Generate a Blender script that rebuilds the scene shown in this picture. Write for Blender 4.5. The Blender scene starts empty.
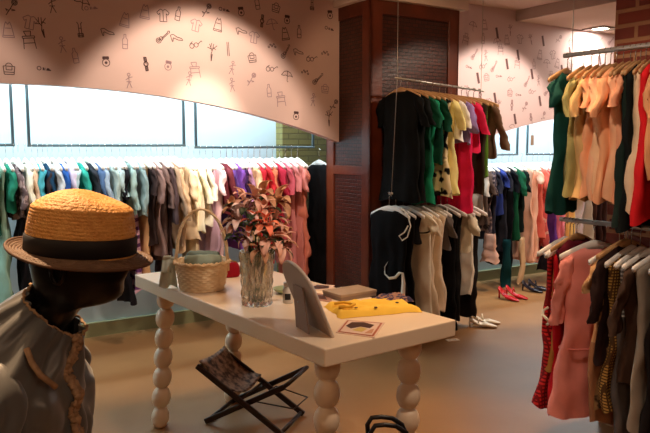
import bpy, math, random
from mathutils import Vector, Matrix, noise
random.seed(7)
S = bpy.context.scene
C = S.collection
PI = math.pi

# ------------------------------------------------------------ room frame
W0 = (-1.15, 5.72); DU = (.8475, .5307); DV = (.5307, -.8475)      # u along the back wall, v out of it
YAW = math.atan2(DU[1], DU[0])
def R(u, v, z=0.0):
    return Vector((W0[0]+u*DU[0]+v*DV[0], W0[1]+u*DU[1]+v*DV[1], z))

# ------------------------------------------------------------ materials
def lin(c):
    return tuple(((x/255)/12.92 if x/255 <= .04045 else ((x/255+.055)/1.055)**2.4) for x in c)+(1,)
MATS = {}
def mat(name, col, rough=.6, metal=0, col2=None, scale=6, contrast=.5, bump=0, bscale=40, pattern=None, pcol=None, pscale=20, coords='Object', sheen=0, emit=0, trans=0, spec=.5, thr=None, ior=1.45):
    if name in MATS: return MATS[name]
    m = bpy.data.materials.new(name); m.use_nodes = True
    nt = m.node_tree; b = nt.nodes['Principled BSDF']
    b.inputs['Base Color'].default_value = lin(col)
    b.inputs['Roughness'].default_value = rough
    b.inputs['Metallic'].default_value = metal
    b.inputs['Specular IOR Level'].default_value = spec
    b.inputs['IOR'].default_value = ior
    b.inputs['Transmission Weight'].default_value = trans
    b.inputs['Sheen Weight'].default_value = sheen
    if emit:
        b.inputs['Emission Color'].default_value = lin(col); b.inputs['Emission Strength'].default_value = emit
    N = nt.nodes.new; Lk = nt.links.new
    tc = N('ShaderNodeTexCoord')
    out = None
    if col2 is not None:
        nz = N('ShaderNodeTexNoise'); nz.inputs['Scale'].default_value = scale; nz.inputs['Detail'].default_value = 5
        Lk(tc.outputs[coords], nz.inputs['Vector'])
        r = N('ShaderNodeValToRGB'); r.color_ramp.elements[0].position = .5-contrast/2; r.color_ramp.elements[1].position = .5+contrast/2
        r.color_ramp.elements[0].color = lin(col); r.color_ramp.elements[1].color = lin(col2)
        Lk(nz.outputs['Fac'], r.inputs['Fac']); out = r.outputs['Color']
        Lk(out, b.inputs['Base Color'])
    if pattern:
        mp = N('ShaderNodeMapping'); Lk(tc.outputs[coords], mp.inputs['Vector'])
        fac = None
        if pattern == 'floral':
            v = N('ShaderNodeTexNoise'); v.inputs['Scale'].default_value = pscale; v.inputs['Detail'].default_value = 1.5
            Lk(mp.outputs[0], v.inputs['Vector']); fac = v.outputs['Fac']; t = thr or .56
        elif pattern == 'dots':
            v = N('ShaderNodeTexVoronoi'); v.inputs['Scale'].default_value = pscale
            Lk(mp.outputs[0], v.inputs['Vector'])
            q = N('ShaderNodeMath'); q.operation = 'SUBTRACT'; q.inputs[0].default_value = 1; Lk(v.outputs['Distance'], q.inputs[1]); fac = q.outputs[0]; t = thr or .72
        elif pattern in ('stripe', 'vstripe', 'check'):
            def wave(d):
                w = N('ShaderNodeTexWave'); w.wave_type = 'BANDS'; w.bands_direction = d; w.inputs['Scale'].default_value = pscale
                Lk(mp.outputs[0], w.inputs['Vector']); return w.outputs['Fac']
            if pattern == 'stripe': fac = wave('Z')
            elif pattern == 'vstripe': fac = wave('X')
            else:
                a = wave('Z'); c = wave('X'); q = N('ShaderNodeMath'); q.operation = 'MAXIMUM'; Lk(a, q.inputs[0]); Lk(c, q.inputs[1]); fac = q.outputs[0]
            t = thr or .6
        r = N('ShaderNodeMapRange'); r.inputs[1].default_value = t-.03; r.inputs[2].default_value = t+.03
        Lk(fac, r.inputs[0])
        mx = N('ShaderNodeMix'); mx.data_type = 'RGBA'
        Lk(r.outputs[0], mx.inputs['Factor'])
        if out: Lk(out, mx.inputs['A'])
        else: mx.inputs['A'].default_value = lin(col)
        mx.inputs['B'].default_value = lin(pcol)
        Lk(mx.outputs['Result'], b.inputs['Base Color'])
    if bump:
        nz = N('ShaderNodeTexNoise'); nz.inputs['Scale'].default_value = bscale; nz.inputs['Detail'].default_value = 3
        Lk(tc.outputs[coords], nz.inputs['Vector'])
        bp = N('ShaderNodeBump'); bp.inputs['Strength'].default_value = bump; bp.inputs['Distance'].default_value = .01
        Lk(nz.outputs['Fac'], bp.inputs['Height']); Lk(bp.outputs['Normal'], b.inputs['Normal'])
    MATS[name] = m
    return m
def cloth(col, k=None, **kw):
    nm = 'cloth_%d_%d_%d' % tuple(col) + ('_'+kw['pattern'] if kw.get('pattern') else '')
    c2 = tuple(min(255, int(c*1.1+4)) for c in col)
    return mat(nm, col, kw.pop('rough', .85), col2=c2, scale=9, contrast=.5, sheen=0, spec=.12, **kw)

# ------------------------------------------------------------ mesh helpers
class MB:
    def __init__(s): s.v = []; s.f = []; s.m = []
    def grid(s, rows, closed=True, cap0=False, cap1=False, mi=0):
        b = len(s.v); n = len(rows[0])
        for r in rows: s.v += [tuple(p) for p in r]
        k = n if closed else n-1
        for i in range(len(rows)-1):
            for j in range(k):
                a = b+i*n+j; c = b+i*n+(j+1) % n
                s.f.append((a, c, c+n, a+n)); s.m.append(mi)
        if cap0: s.f.append(tuple(b+j for j in reversed(range(n)))); s.m.append(mi)
        if cap1: s.f.append(tuple(b+(len(rows)-1)*n+j for j in range(n))); s.m.append(mi)
    def box(s, c, d, rz=0, mi=0, M=None):
        b = len(s.v); x, y, z = (q/2 for q in d)
        for sx, sy, sz in ((-1,-1,-1),(1,-1,-1),(1,1,-1),(-1,1,-1),(-1,-1,1),(1,-1,1),(1,1,1),(-1,1,1)):
            p = Vector((sx*x, sy*y, sz*z))
            if M is not None: p = M @ p
            else: p.rotate(Matrix.Rotation(rz, 3, 'Z'))
            s.v.append(tuple(p+Vector(c)))
        for f in ((0,3,2,1),(4,5,6,7),(0,1,5,4),(1,2,6,5),(2,3,7,6),(3,0,4,7)):
            s.f.append(tuple(b+i for i in f)); s.m.append(mi)
    def poly(s, pts, mi=0):
        b = len(s.v); s.v += [tuple(p) for p in pts]; s.f.append(tuple(range(b, b+len(pts)))); s.m.append(mi)
    def tube(s, pts, r, n=8, cap=True, mi=0, flat=1.0, closed=False):
        pts = [Vector(p) for p in pts]; rows = []
        rr = r if isinstance(r, (list, tuple)) else [r]*len(pts)
        up = None
        for i, p in enumerate(pts):
            if closed: t = pts[(i+1) % len(pts)]-pts[i-1]
            else: t = (pts[min(i+1, len(pts)-1)]-pts[max(i-1, 0)])
            t.normalize()
            if up is None:
                up = Vector((0,0,1)) if abs(t.z) < .9 else Vector((0,1,0))
            a = t.cross(up)
            if a.length < 1e-4: a = t.cross(Vector((1,0,0)))
            a.normalize(); b = a.cross(t).normalized(); up = b
            rows.append([p+a*math.cos(2*PI*j/n)*rr[i]+b*math.sin(2*PI*j/n)*rr[i]*flat for j in range(n)])
        if closed: rows.append(rows[0])
        s.grid(rows, True, cap and not closed, cap and not closed, mi)
    def lathe(s, prof, n=32, c=(0,0,0), ex=1, ey=1, cap0=True, cap1=True, mi=0, fn=None):
        rows = []
        for i, (r, z) in enumerate(prof):
            row = []
            for j in range(n):
                t = 2*PI*j/n; q = r*(fn(t, i, z) if fn else 1)
                row.append((c[0]+q*ex*math.cos(t), c[1]+q*ey*math.sin(t), c[2]+z))
            rows.append(row)
        s.grid(rows, True, cap0, cap1, mi)
    def build(s, name, mats, parent=None, smooth=True, loc=None, rz=0, bevel=0, sub=0, solid=0, angle=None):
        me = bpy.data.meshes.new(name); me.from_pydata(s.v, [], s.f)
        if not isinstance(mats, (list, tuple)): mats = [mats]
        for m in mats: me.materials.append(m)
        for p, i in zip(me.polygons, s.m): p.material_index = i; p.use_smooth = smooth
        me.update()
        o = bpy.data.objects.new(name, me); C.objects.link(o)
        if parent is not None: o.parent = parent
        if loc is not None: o.location = loc
        o.rotation_euler.z = rz
        if solid:
            md = o.modifiers.new('solid', 'SOLIDIFY'); md.thickness = solid; md.offset = 0
        if bevel:
            md = o.modifiers.new('bevel', 'BEVEL'); md.width = bevel; md.segments = 3; md.limit_method = 'ANGLE'
        if sub:
            md = o.modifiers.new('sub', 'SUBSURF'); md.levels = sub; md.render_levels = sub
        return o
def thing(name, label, cat, loc=(0,0,0), rz=0, group=None):
    o = bpy.data.objects.new(name, None); C.objects.link(o); o.empty_display_size = .1
    o.location = loc; o.rotation_euler.z = rz
    return tag(o, label, cat, group)
def tag(o, label, cat, group=None):
    o['label'] = label; o['category'] = cat
    if group: o['group'] = group
    return o
def struct(o): o['kind'] = 'structure'; return o
def copytree(o, parent=None):
    c = o.copy(); C.objects.link(c)
    if parent is not None: c.parent = parent
    for ch in [x for x in bpy.data.objects if x.parent == o]: copytree(ch, c)
    return c

# ------------------------------------------------------------ setting
m_floor = mat('floor_concrete', (140,100,60), .46, col2=(168,126,80), scale=1.3, contrast=.6, bump=.08, bscale=9, spec=.5)
m_ceil = mat('ceiling_paint', (226,206,196), .9)
m_wall = mat('wall_pale', (196,218,226), .75)
m_paper = mat('wallpaper_pink', (214,184,176), .8, col2=(222,192,184), scale=3)
m_paper2 = mat('wallpaper_lilac', (222,200,204), .8)
m_ink = mat('ink_brown', (88,62,62), .8)
m_ink2 = mat('ink_faint', (160,128,134), .8)
m_ink3 = mat('ink_rod', (112,84,88), .8)
m_base = mat('baseboard_paint', (150,150,112), .5)
m_soff = mat('soffit_grey', (186,170,160), .85)
m_wood = mat('dark_red_wood', (78,34,20), .36, col2=(116,52,28), scale=5, contrast=.6, bump=.15, bscale=30, spec=.6)
m_steel = mat('brushed_steel', (170,165,160), .3, metal=1)
m_rail = mat('rail_metal', (185,180,172), .4, metal=.7)
m_dsteel = mat('grey_tube', (92,108,112), .4, metal=.5)

def quad(name, pts, m): 
    b = MB(); b.poly(pts); return struct(b.build(name, m, smooth=False))
UL, UR, VF = -4.5, 7.5, 8.2
b = MB(); b.box((0,0,-.05), (UR-UL, VF+.4, .1)); fl = struct(b.build('floor', m_floor, smooth=False, loc=R((UL+UR)/2, VF/2-.1), rz=YAW))
b = MB(); b.box((0,0,0), (3.0-UL, VF+.4, .1)); struct(b.build('ceiling', m_ceil, smooth=False, loc=R((UL+3.0)/2, VF/2-.1, 2.81), rz=YAW))
b = MB(); b.box((0,0,0), (UR-3.0, VF+.4, .2)); struct(b.build('ceiling_soffit', m_ceil, smooth=False, loc=R((UR+3.0)/2, VF/2-.1, 2.765), rz=YAW))
b = MB(); b.box((0,0,0), (.02, VF, .1)); struct(b.build('trim_1', m_soff, smooth=False, loc=R(2.99, VF/2, 2.712), rz=YAW))
b = MB(); b.box((0,0,1.43), (UR-UL, .1, 2.86)); struct(b.build('wall_back', m_wall, smooth=False, loc=R((UL+UR)/2, -.05), rz=YAW))
m_side = mat('side_wall_paint', (150,120,100), .9)
for nm, u in (('wall_left', UL-.05), ('wall_right', UR+.05)):
    b = MB(); b.box((0,0,1.43), (.1, VF+.2, 2.86)); struct(b.build(nm, m_side, smooth=False, loc=R(u, VF/2), rz=YAW))
b = MB(); b.box((0,0,1.43), (UR-UL, .1, 2.86)); struct(b.build('wall_front', m_side, smooth=False, loc=R((UL+UR)/2, VF+.05), rz=YAW))
b = MB(); b.box((0,0,.055), (UR-UL, .04, .11)); struct(b.build('baseboard_back', m_base, smooth=False, loc=R((UL+UR)/2, .02), rz=YAW))

# arched header panels with the drawn wallpaper
def arch(u, u0, pk): return pk-.056*abs(u-u0)**2.17
def header(name, ua, ub, u0, pk, m, doodles):
    n = 40; b = MB(); th = .08; v0 = .8
    f, k = [], []
    for i in range(n+1):
        u = ua+(ub-ua)*i/n; z = arch(u, u0, pk)
        f.append((u, z)); 
    def P(u, v, z): return R(u, v, z)
    for v, fl_ in ((v0, False), (v0-th, True)):
        rows = [[P(u, v, z) for u, z in f], [P(u, v, 2.765) for u, z in f]]
        b.grid(rows, False)
    b.grid([[P(u, v0, z) for u, z in f], [P(u, v0-th, z) for u, z in f]], False)
    for u, z in (f[0], f[-1]):
        b.poly([P(u, v0, z), P(u, v0-th, z), P(u, v0-th, 2.765), P(u, v0, 2.765)])
    for u, z, kind, sc, mi, rot in doodles:
        for st in DOO[kind]:
            w = .0048 if mi != 3 else .016
            for (x1, y1), (x2, y2) in zip(st[:-1], st[1:]):
                c, s_ = math.cos(rot), math.sin(rot)
                q1 = (u+(x1*c-y1*s_)*sc, z+(x1*s_+y1*c)*sc); q2 = (u+(x2*c-y2*s_)*sc, z+(x2*s_+y2*c)*sc)
                dx, dz = q2[0]-q1[0], q2[1]-q1[1]; l = math.hypot(dx, dz) or 1
                nx, nz = -dz/l*w/2, dx/l*w/2
                if min(q1[1], q2[1])-.01 < arch(u, u0, pk): continue
                b.poly([P(q1[0]+nx, v0+.0015, q1[1]+nz), P(q1[0]-nx, v0+.0015, q1[1]-nz), P(q2[0]-nx, v0+.0015, q2[1]-nz), P(q2[0]+nx, v0+.0015, q2[1]+nz)], mi)
    return struct(b.build(name, [m, m_ink, m_ink2, m_ink3], smooth=False))
def circ(cx, cy, r, n=10, a0=0, a1=2*PI, ry=None):
    ry = ry or r
    return [(cx+r*math.cos(a0+(a1-a0)*i/n), cy+ry*math.sin(a0+(a1-a0)*i/n)) for i in range(n+1)]
DOO = {
 'watch': [[(-.18,-.9),(-.18,-.35),(.18,-.35),(.18,-.9),(-.18,-.9)], [(-.08,-.9),(-.08,-.35)], [(.06,-.9),(.06,-.35)], circ(0,0,.32), circ(0,0,.26), [(0,.2),(0,0),(.15,0)], [(-.18,.35),(-.18,.9),(.18,.9),(.18,.35),(-.18,.35)], [(-.06,.9),(-.06,.35)], [(.08,.9),(.08,.35)]],
 'glasses': [circ(-.45,-.1,.3), circ(.15,0,.28), [(-.15,0),(-.1,.02)], [(.42,.1),(.9,.5),(1,.35)], [(-.7,.1),(-.3,.45)]],
 'dress': [[(-.2,.9),(-.35,.5),(-.6,-.8),(.6,-.8),(.35,.5),(.2,.9),(0,.6),(-.2,.9)], [(-.3,.2),(.3,.2)], [(-.5,-.6),(.5,-.6)]],
 'shirt': [[(-.3,.7),(-.8,.3),(-.6,0),(-.4,.2),(-.45,-.8),(.45,-.8),(.4,.2),(.6,0),(.8,.3),(.3,.7),(0,.55),(-.3,.7)], [(0,.5),(0,-.8)]],
 'tree': [[(0,-1),(-.1,-.3),(0,.1),(-.4,.8)], [(0,.1),(.1,.9)], [(.05,.3),(.5,.8)], [(-.1,.3),(-.6,.4)], [(.08,-.2),(.02,-1)], [(.05,-1),(-.05,-.2)], [(.1,.5),(.4,.3)], [(-.2,.5),(-.15,.95)]],
 'umbrella': [[(-.9,0),(-.5,.55),(0,.7),(.5,.5),(.9,0),(.5,.12),(.2,0),(-.2,.1),(-.5,0),(-.9,0)], [(0,.7),(.1,-.7),(.3,-.8)]],
 'rose': [circ(.3,.5,.3), circ(.3,.5,.18), [(.1,.3),(-.2,-.2),(-.7,-.9)], [(-.2,-.2),(.3,-.35),(-.1,-.4)], [(-.3,-.4),(-.7,-.2),(-.5,-.5)], [(.15,.4),(.5,.6)]],
 'guitar': [circ(-.4,-.5,.32), circ(-.1,-.2,.22), [(-.1,-.2),(.7,.7)], [(0,-.3),(.8,.6)], [(.6,.8),(.9,.9),(.9,.6)], circ(-.4,-.5,.12)],
 'stool': [[(-.6,.5),(.6,.5),(.6,.3),(-.6,.3),(-.6,.5)], [(-.5,.3),(-.6,-.8)], [(.5,.3),(.6,-.8)], [(-.55,-.2),(.55,-.2)], [(-.2,.5),(-.4,1),(.3,1),(.2,.5)]],
 'jar': [circ(0,-.1,.5,12), [(-.4,.4),(.4,.4),(.4,.7),(-.4,.7),(-.4,.4)], [(-.4,.55),(.4,.55)], [(-.4,.47),(.4,.47)], [(-.4,.63),(.4,.63)], circ(0,-.1,.15), circ(0,-.1,.08)],
 'bag': [[(-.6,.2),(-.5,-.7),(.5,-.7),(.6,.2),(-.6,.2)], circ(0,.2,.35,8,0,PI), [(-.3,.1),(-.3,-.2),(.3,-.2),(.3,.1)], [(-.5,-.45),(.5,-.45)]],
 'bottle': [[(-.3,-.8),(-.3,.3),(-.12,.5),(-.12,.9),(.12,.9),(.12,.5),(.3,.3),(.3,-.8),(-.3,-.8)], [(-.3,-.3),(.3,-.3)]],
 'figure': [circ(0,.75,.18,8), [(0,.55),(0,-.1),(-.3,-.9)], [(0,-.1),(.35,-.85)], [(-.4,.1),(0,.4),(.45,.5)], [(-.3,-.1),(.3,-.1)]],
 'rod': [[(-.12,-1),(-.12,1)], [(.12,-1),(.12,1)]],
 'candle': [[(-.15,-.8),(-.15,.7)], [(.15,-.8),(.15,.7)], [(-.3,-.8),(.3,-.8),(.3,-.4),(-.3,-.4),(-.3,-.8)], [(-.3,-.6),(.3,-.6)], [(-.15,.7),(-.3,.9)], [(.15,.7),(.3,.9)], [(-.15,.2),(.15,.2)]],
 'word': [circ(-.6,0,.2,8), [(-.2,-.15),(-.2,.15)], [(-.14,-.15),(-.14,.13)], [(-.02,-.15),(-.02,.12)], [(.12,-.1),(.6,-.08)], [(.12,-.04),(.56,-.02)], [(.14,.03),(.45,.04)], [(.18,.09),(.4,.1)]],
 'shoe': [[(-.7,.3),(-.6,-.5),(-.5,-.5),(-.4,-.05),(.2,-.4),(.8,-.5),(.7,-.25),(.1,0),(-.3,.35),(-.7,.3)]],
 'dotsrow': [circ(-.5,0,.13,6), circ(0,.15,.13,6), circ(.5,0,.13,6), circ(-.25,.3,.1,6), circ(.3,.35,.1,6)],
}
header('wall_header_left', -4.4, .99, -1.35, 1.878, m_paper, [(-1.402, 2.339, 'rose', 0.055, 1, 0.05), (-1.169, 2.375, 'figure', 0.055, 1, 0.1), (-1.313, 2.142, 'stool', 0.06, 1, 0.12), (-1.234, 2.234, 'tree', 0.065, 1, 0.18), (-1.004, 2.236, 'candle', 0.055, 1, 0.1), (-0.833, 2.244, 'shoe', 0.055, 1, 0.17), (-0.712, 2.326, 'dress', 0.055, 2, -0.19), (-0.717, 2.183, 'bottle', 0.055, 2, -0.01), (-1.041, 2.069, 'bottle', 0.055, 2, 0.18), (-0.846, 2.044, 'jar', 0.048, 1, 0.06), (-0.579, 2.047, 'watch', 0.05, 1, 0.16), (-0.424, 2.043, 'jar', 0.048, 2, -0.15), (-1.435, 1.97, 'bag', 0.055, 1, -0.01), (-1.226, 1.976, 'word', 0.06, 1, -0.1), (-0.698, 1.928, 'figure', 0.055, 2, 0.02), (-0.451, 2.384, 'shirt', 0.055, 1, 0.03), (-0.344, 2.401, 'bottle', 0.055, 1, -0.19), (-0.576, 2.392, 'dress', 0.055, 2, -0.11), (-0.462, 2.236, 'guitar', 0.055, 1, -0.09), (-0.362, 2.244, 'shoe', 0.055, 1, 0.17), (-0.224, 2.2, 'glasses', 0.055, 1, 0.11), (-0.097, 2.161, 'tree', 0.065, 1, -0.14), (-0.228, 2.02, 'stool', 0.06, 2, 0.12), (-0.274, 1.962, 'figure', 0.055, 2, -0.14), (-0.129, 2.45, 'rose', 0.055, 1, 0.05), (-0.047, 2.354, 'dress', 0.055, 1, -0.15), (-0.214, 2.339, 'shirt', 0.055, 2, -0.2), (0.135, 2.463, 'jar', 0.048, 1, 0.15), (0.009, 2.464, 'word', 0.06, 1, -0.12), (0.305, 2.415, 'watch', 0.05, 1, -0.11), (0.133, 2.334, 'shoe', 0.055, 1, 0.19), (0.388, 2.4, 'umbrella', 0.055, 2, 0.15), (0.516, 2.442, 'jar', 0.048, 1, -0.08), (0.498, 2.337, 'dress', 0.055, 1, 0.18), (0.621, 2.362, 'bottle', 0.055, 1, 0.02), (0.028, 2.191, 'rod', 0.05, 1, 0.07), (0.237, 2.293, 'shirt', 0.055, 2, -0.12), (0.219, 2.147, 'bag', 0.055, 1, 0.18), (0.386, 2.232, 'dotsrow', 0.055, 1, 0.08), (0.497, 2.203, 'guitar', 0.055, 1, 0.19), (0.611, 2.218, 'shoe', 0.055, 1, 0.16), (0.727, 2.165, 'glasses', 0.055, 1, -0.08), (0.856, 2.212, 'dotsrow', 0.055, 1, -0.06), (0.376, 2.069, 'glasses', 0.055, 1, -0.13), (0.513, 2.024, 'umbrella', 0.055, 1, -0.14), (0.673, 2.055, 'dotsrow', 0.055, 1, -0.17), (0.782, 2.015, 'guitar', 0.055, 1, -0.08), (0.217, 1.987, 'rose', 0.055, 2, 0.04), (0.057, 2.057, 'figure', 0.055, 2, -0.2), (0.055, 1.935, 'figure', 0.055, 2, 0.07), (0.591, 1.723, 'jar', 0.048, 1, -0.06), (0.745, 1.851, 'figure', 0.055, 2, -0.08), (0.46, 1.841, 'stool', 0.06, 2, 0.13), (0.894, 1.714, 'tree', 0.065, 1, -0.01), (0.941, 1.818, 'rose', 0.055, 1, -0.07), (0.737, 2.583, 'candle', 0.055, 1, -0.01), (0.902, 2.516, 'jar', 0.048, 1, 0.08), (0.902, 2.409, 'word', 0.06, 1, -0.18), (0.265, 2.54, 'bottle', 0.055, 1, 0.19), (0.423, 2.528, 'bag', 0.055, 1, -0.19), (0.358, 1.905, 'bottle', 0.055, 2, 0.1), (-0.924, 2.382, 'word', 0.06, 2, 0.14), (-1.303, 2.259, 'shirt', 0.055, 2, -0.19), (-1.118, 2.133, 'figure', 0.055, 2, 0.12), (0.856, 1.948, 'bag', 0.055, 2, -0.05), (-1.43, 2.199, 'dress', 0.055, 2, 0.03), (-0.986, 2.407, 'umbrella', 0.055, 1, -0.2)])
header('wall_header_right', 2.0, 7.4, 4.65, 1.82, m_paper2, [(2.738, 2.533, 'rod', 0.05, 3, 0.25), (3.367, 2.51, 'rod', 0.05, 3, 0.25), (3.024, 2.352, 'rod', 0.05, 3, 0.25), (2.88, 2.259, 'rod', 0.05, 3, 0.25), (2.51, 2.11, 'rod', 0.05, 3, 0.25), (3.225, 2.185, 'rod', 0.05, 3, 0.25), (2.733, 1.937, 'rod', 0.05, 3, 0.25), (3.351, 1.93, 'rod', 0.05, 3, 0.25), (3.008, 1.748, 'rod', 0.05, 3, 0.25), (2.862, 1.67, 'rod', 0.05, 3, 0.25), (3.771, 2.433, 'rod', 0.05, 3, 0.25), (3.87, 2.059, 'rod', 0.05, 3, 0.25), (3.66, 2.248, 'rod', 0.05, 3, 0.25), (4.25, 2.384, 'rod', 0.05, 3, 0.25), (4.114, 1.966, 'rod', 0.05, 3, 0.25), (2.432, 2.57, 'umbrella', 0.055, 2, -0.19), (2.576, 2.592, 'dress', 0.055, 2, 0.11), (2.911, 2.576, 'tree', 0.055, 2, 0.02), (2.347, 2.442, 'stool', 0.055, 2, -0.21), (2.562, 2.467, 'bottle', 0.055, 2, -0.03), (2.741, 2.45, 'umbrella', 0.055, 2, 0.29), (2.867, 2.48, 'dress', 0.055, 2, 0.14), (3.043, 2.505, 'shirt', 0.055, 2, -0.06), (3.195, 2.513, 'tree', 0.055, 2, 0.29), (3.599, 2.547, 'rose', 0.055, 2, -0.25), (3.775, 2.535, 'bag', 0.055, 2, 0.22), (3.985, 2.551, 'word', 0.055, 2, 0.16), (4.224, 2.577, 'glasses', 0.055, 2, 0.16), (4.406, 2.589, 'guitar', 0.055, 2, -0.13), (2.452, 2.317, 'guitar', 0.055, 2, 0.11), (2.601, 2.317, 'figure', 0.055, 2, 0.09), (2.789, 2.381, 'stool', 0.055, 2, 0.03), (3.329, 2.375, 'dress', 0.055, 2, -0.09), (3.516, 2.391, 'shirt', 0.055, 2, 0.2), (3.93, 2.423, 'watch', 0.055, 2, 0.29), (4.144, 2.448, 'rose', 0.055, 2, 0.02), (4.574, 2.48, 'word', 0.055, 2, 0.11), (2.399, 2.2, 'word', 0.055, 2, -0.2), (2.565, 2.217, 'glasses', 0.055, 2, 0.1), (2.704, 2.223, 'guitar', 0.055, 2, 0.16), (3.016, 2.268, 'stool', 0.055, 2, -0.04), (3.248, 2.279, 'bottle', 0.055, 2, 0.11), (3.432, 2.3, 'umbrella', 0.055, 2, -0.02), (3.587, 2.309, 'dress', 0.055, 2, -0.22), (3.792, 2.314, 'shirt', 0.055, 2, -0.18), (3.968, 2.308, 'tree', 0.055, 2, -0.07), (4.413, 2.307, 'rose', 0.055, 2, -0.3), (2.616, 2.128, 'bag', 0.055, 2, 0.2), (2.782, 2.141, 'word', 0.055, 2, 0.07), (2.933, 2.12, 'glasses', 0.055, 2, -0.1), (3.152, 2.107, 'guitar', 0.055, 2, 0.19), (3.321, 2.124, 'figure', 0.055, 2, 0.09), (3.503, 2.172, 'stool', 0.055, 2, 0.06), (3.717, 2.135, 'bottle', 0.055, 2, 0.28), (3.92, 2.181, 'umbrella', 0.055, 2, 0.24), (4.067, 2.203, 'dress', 0.055, 2, 0.04), (4.339, 2.215, 'shirt', 0.055, 2, 0.08), (4.589, 2.213, 'tree', 0.055, 2, -0.04), (2.369, 1.989, 'tree', 0.055, 2, 0.28), (2.543, 1.96, 'watch', 0.055, 2, 0.25), (2.929, 2.001, 'bag', 0.055, 2, -0.05), (3.052, 1.978, 'word', 0.055, 2, -0.0), (3.229, 2.014, 'glasses', 0.055, 2, -0.23), (3.445, 2.025, 'guitar', 0.055, 2, -0.12), (3.653, 2.01, 'figure', 0.055, 2, -0.29), (4.213, 2.067, 'umbrella', 0.055, 2, -0.21), (4.505, 2.077, 'dress', 0.055, 2, 0.06), (2.466, 1.857, 'dress', 0.055, 2, 0.06), (2.65, 1.891, 'shirt', 0.055, 2, 0.16), (2.786, 1.872, 'tree', 0.055, 2, -0.1), (2.959, 1.878, 'watch', 0.055, 2, -0.02), (3.144, 1.871, 'rose', 0.055, 2, 0.05), (3.526, 1.872, 'word', 0.055, 2, 0.23), (3.727, 1.932, 'glasses', 0.055, 2, 0.17), (3.919, 1.904, 'guitar', 0.055, 2, 0.12), (4.388, 1.93, 'stool', 0.055, 2, -0.06), (4.604, 1.949, 'bottle', 0.055, 2, -0.12), (2.42, 1.769, 'bottle', 0.055, 2, 0.2), (2.574, 1.752, 'umbrella', 0.055, 2, -0.13), (2.75, 1.729, 'dress', 0.055, 2, -0.21), (3.23, 1.757, 'watch', 0.055, 2, 0.19), (3.408, 1.782, 'rose', 0.055, 2, 0.19), (3.667, 1.761, 'bag', 0.055, 2, -0.28), (3.862, 1.746, 'word', 0.055, 2, 0.3), (4.062, 1.807, 'glasses', 0.055, 2, 0.21), (4.229, 1.774, 'guitar', 0.055, 2, 0.27), (4.495, 1.812, 'figure', 0.055, 2, -0.12), (2.506, 1.648, 'figure', 0.055, 2, 0.07), (2.633, 1.649, 'stool', 0.055, 2, 0.07), (2.975, 1.658, 'umbrella', 0.055, 2, -0.27), (3.173, 1.622, 'dress', 0.055, 2, 0.23), (3.319, 1.641, 'shirt', 0.055, 2, -0.11), (3.551, 1.64, 'tree', 0.055, 2, 0.26), (3.725, 1.668, 'watch', 0.055, 2, 0.12), (3.909, 1.635, 'rose', 0.055, 2, 0.0), (4.191, 1.643, 'bag', 0.055, 2, 0.07), (4.342, 1.645, 'word', 0.055, 2, -0.15), (4.614, 1.65, 'glasses', 0.055, 2, -0.22)])


# ------------------------------------------------------------ pillar, brick columns
def brick_mat(name, c1, c2, mortar, bw, bh, rough=.75, ms=.012, bump=.6):
    m = bpy.data.materials.new(name); m.use_nodes = True; nt = m.node_tree; b = nt.nodes['Principled BSDF']
    N = nt.nodes.new; Lk = nt.links.new
    tc = N('ShaderNodeTexCoord'); sp = N('ShaderNodeSeparateXYZ'); Lk(tc.outputs['Object'], sp.inputs[0])
    ad = N('ShaderNodeMath'); ad.operation = 'ADD'; Lk(sp.outputs['X'], ad.inputs[0]); Lk(sp.outputs['Y'], ad.inputs[1])
    cb = N('ShaderNodeCombineXYZ'); Lk(ad.outputs[0], cb.inputs['X']); Lk(sp.outputs['Z'], cb.inputs['Y'])
    br = N('ShaderNodeTexBrick'); Lk(cb.outputs[0], br.inputs['Vector'])
    br.inputs['Scale'].default_value = 1; br.inputs['Brick Width'].default_value = bw; br.inputs['Row Height'].default_value = bh
    br.inputs['Mortar Size'].default_value = ms; br.inputs['Mortar Smooth'].default_value = .3
    br.inputs['Color1'].default_value = lin(c1); br.inputs['Color2'].default_value = lin(c2); br.inputs['Mortar'].default_value = lin(mortar)
    Lk(br.outputs['Color'], b.inputs['Base Color']); b.inputs['Roughness'].default_value = rough
    nz = N('ShaderNodeTexNoise'); nz.inputs['Scale'].default_value = 40; Lk(tc.outputs['Object'], nz.inputs['Vector'])
    sb = N('ShaderNodeMath'); sb.operation = 'MULTIPLY_ADD'; Lk(nz.outputs['Fac'], sb.inputs[0]); sb.inputs[1].default_value = .3
    iv = N('ShaderNodeMath'); iv.operation = 'SUBTRACT'; iv.inputs[0].default_value = 1; Lk(br.outputs['Fac'], iv.inputs[1]); Lk(iv.outputs[0], sb.inputs[2])
    bp = N('ShaderNodeBump'); bp.inputs['Strength'].default_value = bump; bp.inputs['Distance'].default_value = .01
    Lk(sb.outputs[0], bp.inputs['Height']); Lk(bp.outputs['Normal'], b.inputs['Normal'])
    return m
m_brick = brick_mat('red_brick', (150,62,36), (112,44,30), (176,124,84), .23, .075)
m_glaze = brick_mat('dark_glazed_tile', (84,38,26), (62,28,20), (36,16,12), .06, .028, .35, .004, .5)
m_green = brick_mat('olive_painted_brick', (134,126,72), (120,114,66), (104,98,58), .2, .05, .7, .006, .8)
pu0, pu1, pv0, pv1 = .98, 1.86, .62, 1.24
pc = ((pu0+pu1)/2, (pv0+pv1)/2)
pil = thing('square_pillar', 'dark red-brown wooden pillar with tiled insets between the two arches', 'pillar', R(pc[0], pc[1], 0), YAW)
hw, hd = (pu1-pu0)/2, (pv1-pv0)/2; HT = 2.575
b = MB(); b.box((0,0,HT/2), (hw*2-.03, hd*2-.03, HT)); b.build('core', m_glaze, pil, smooth=False)
b = MB()
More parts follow.
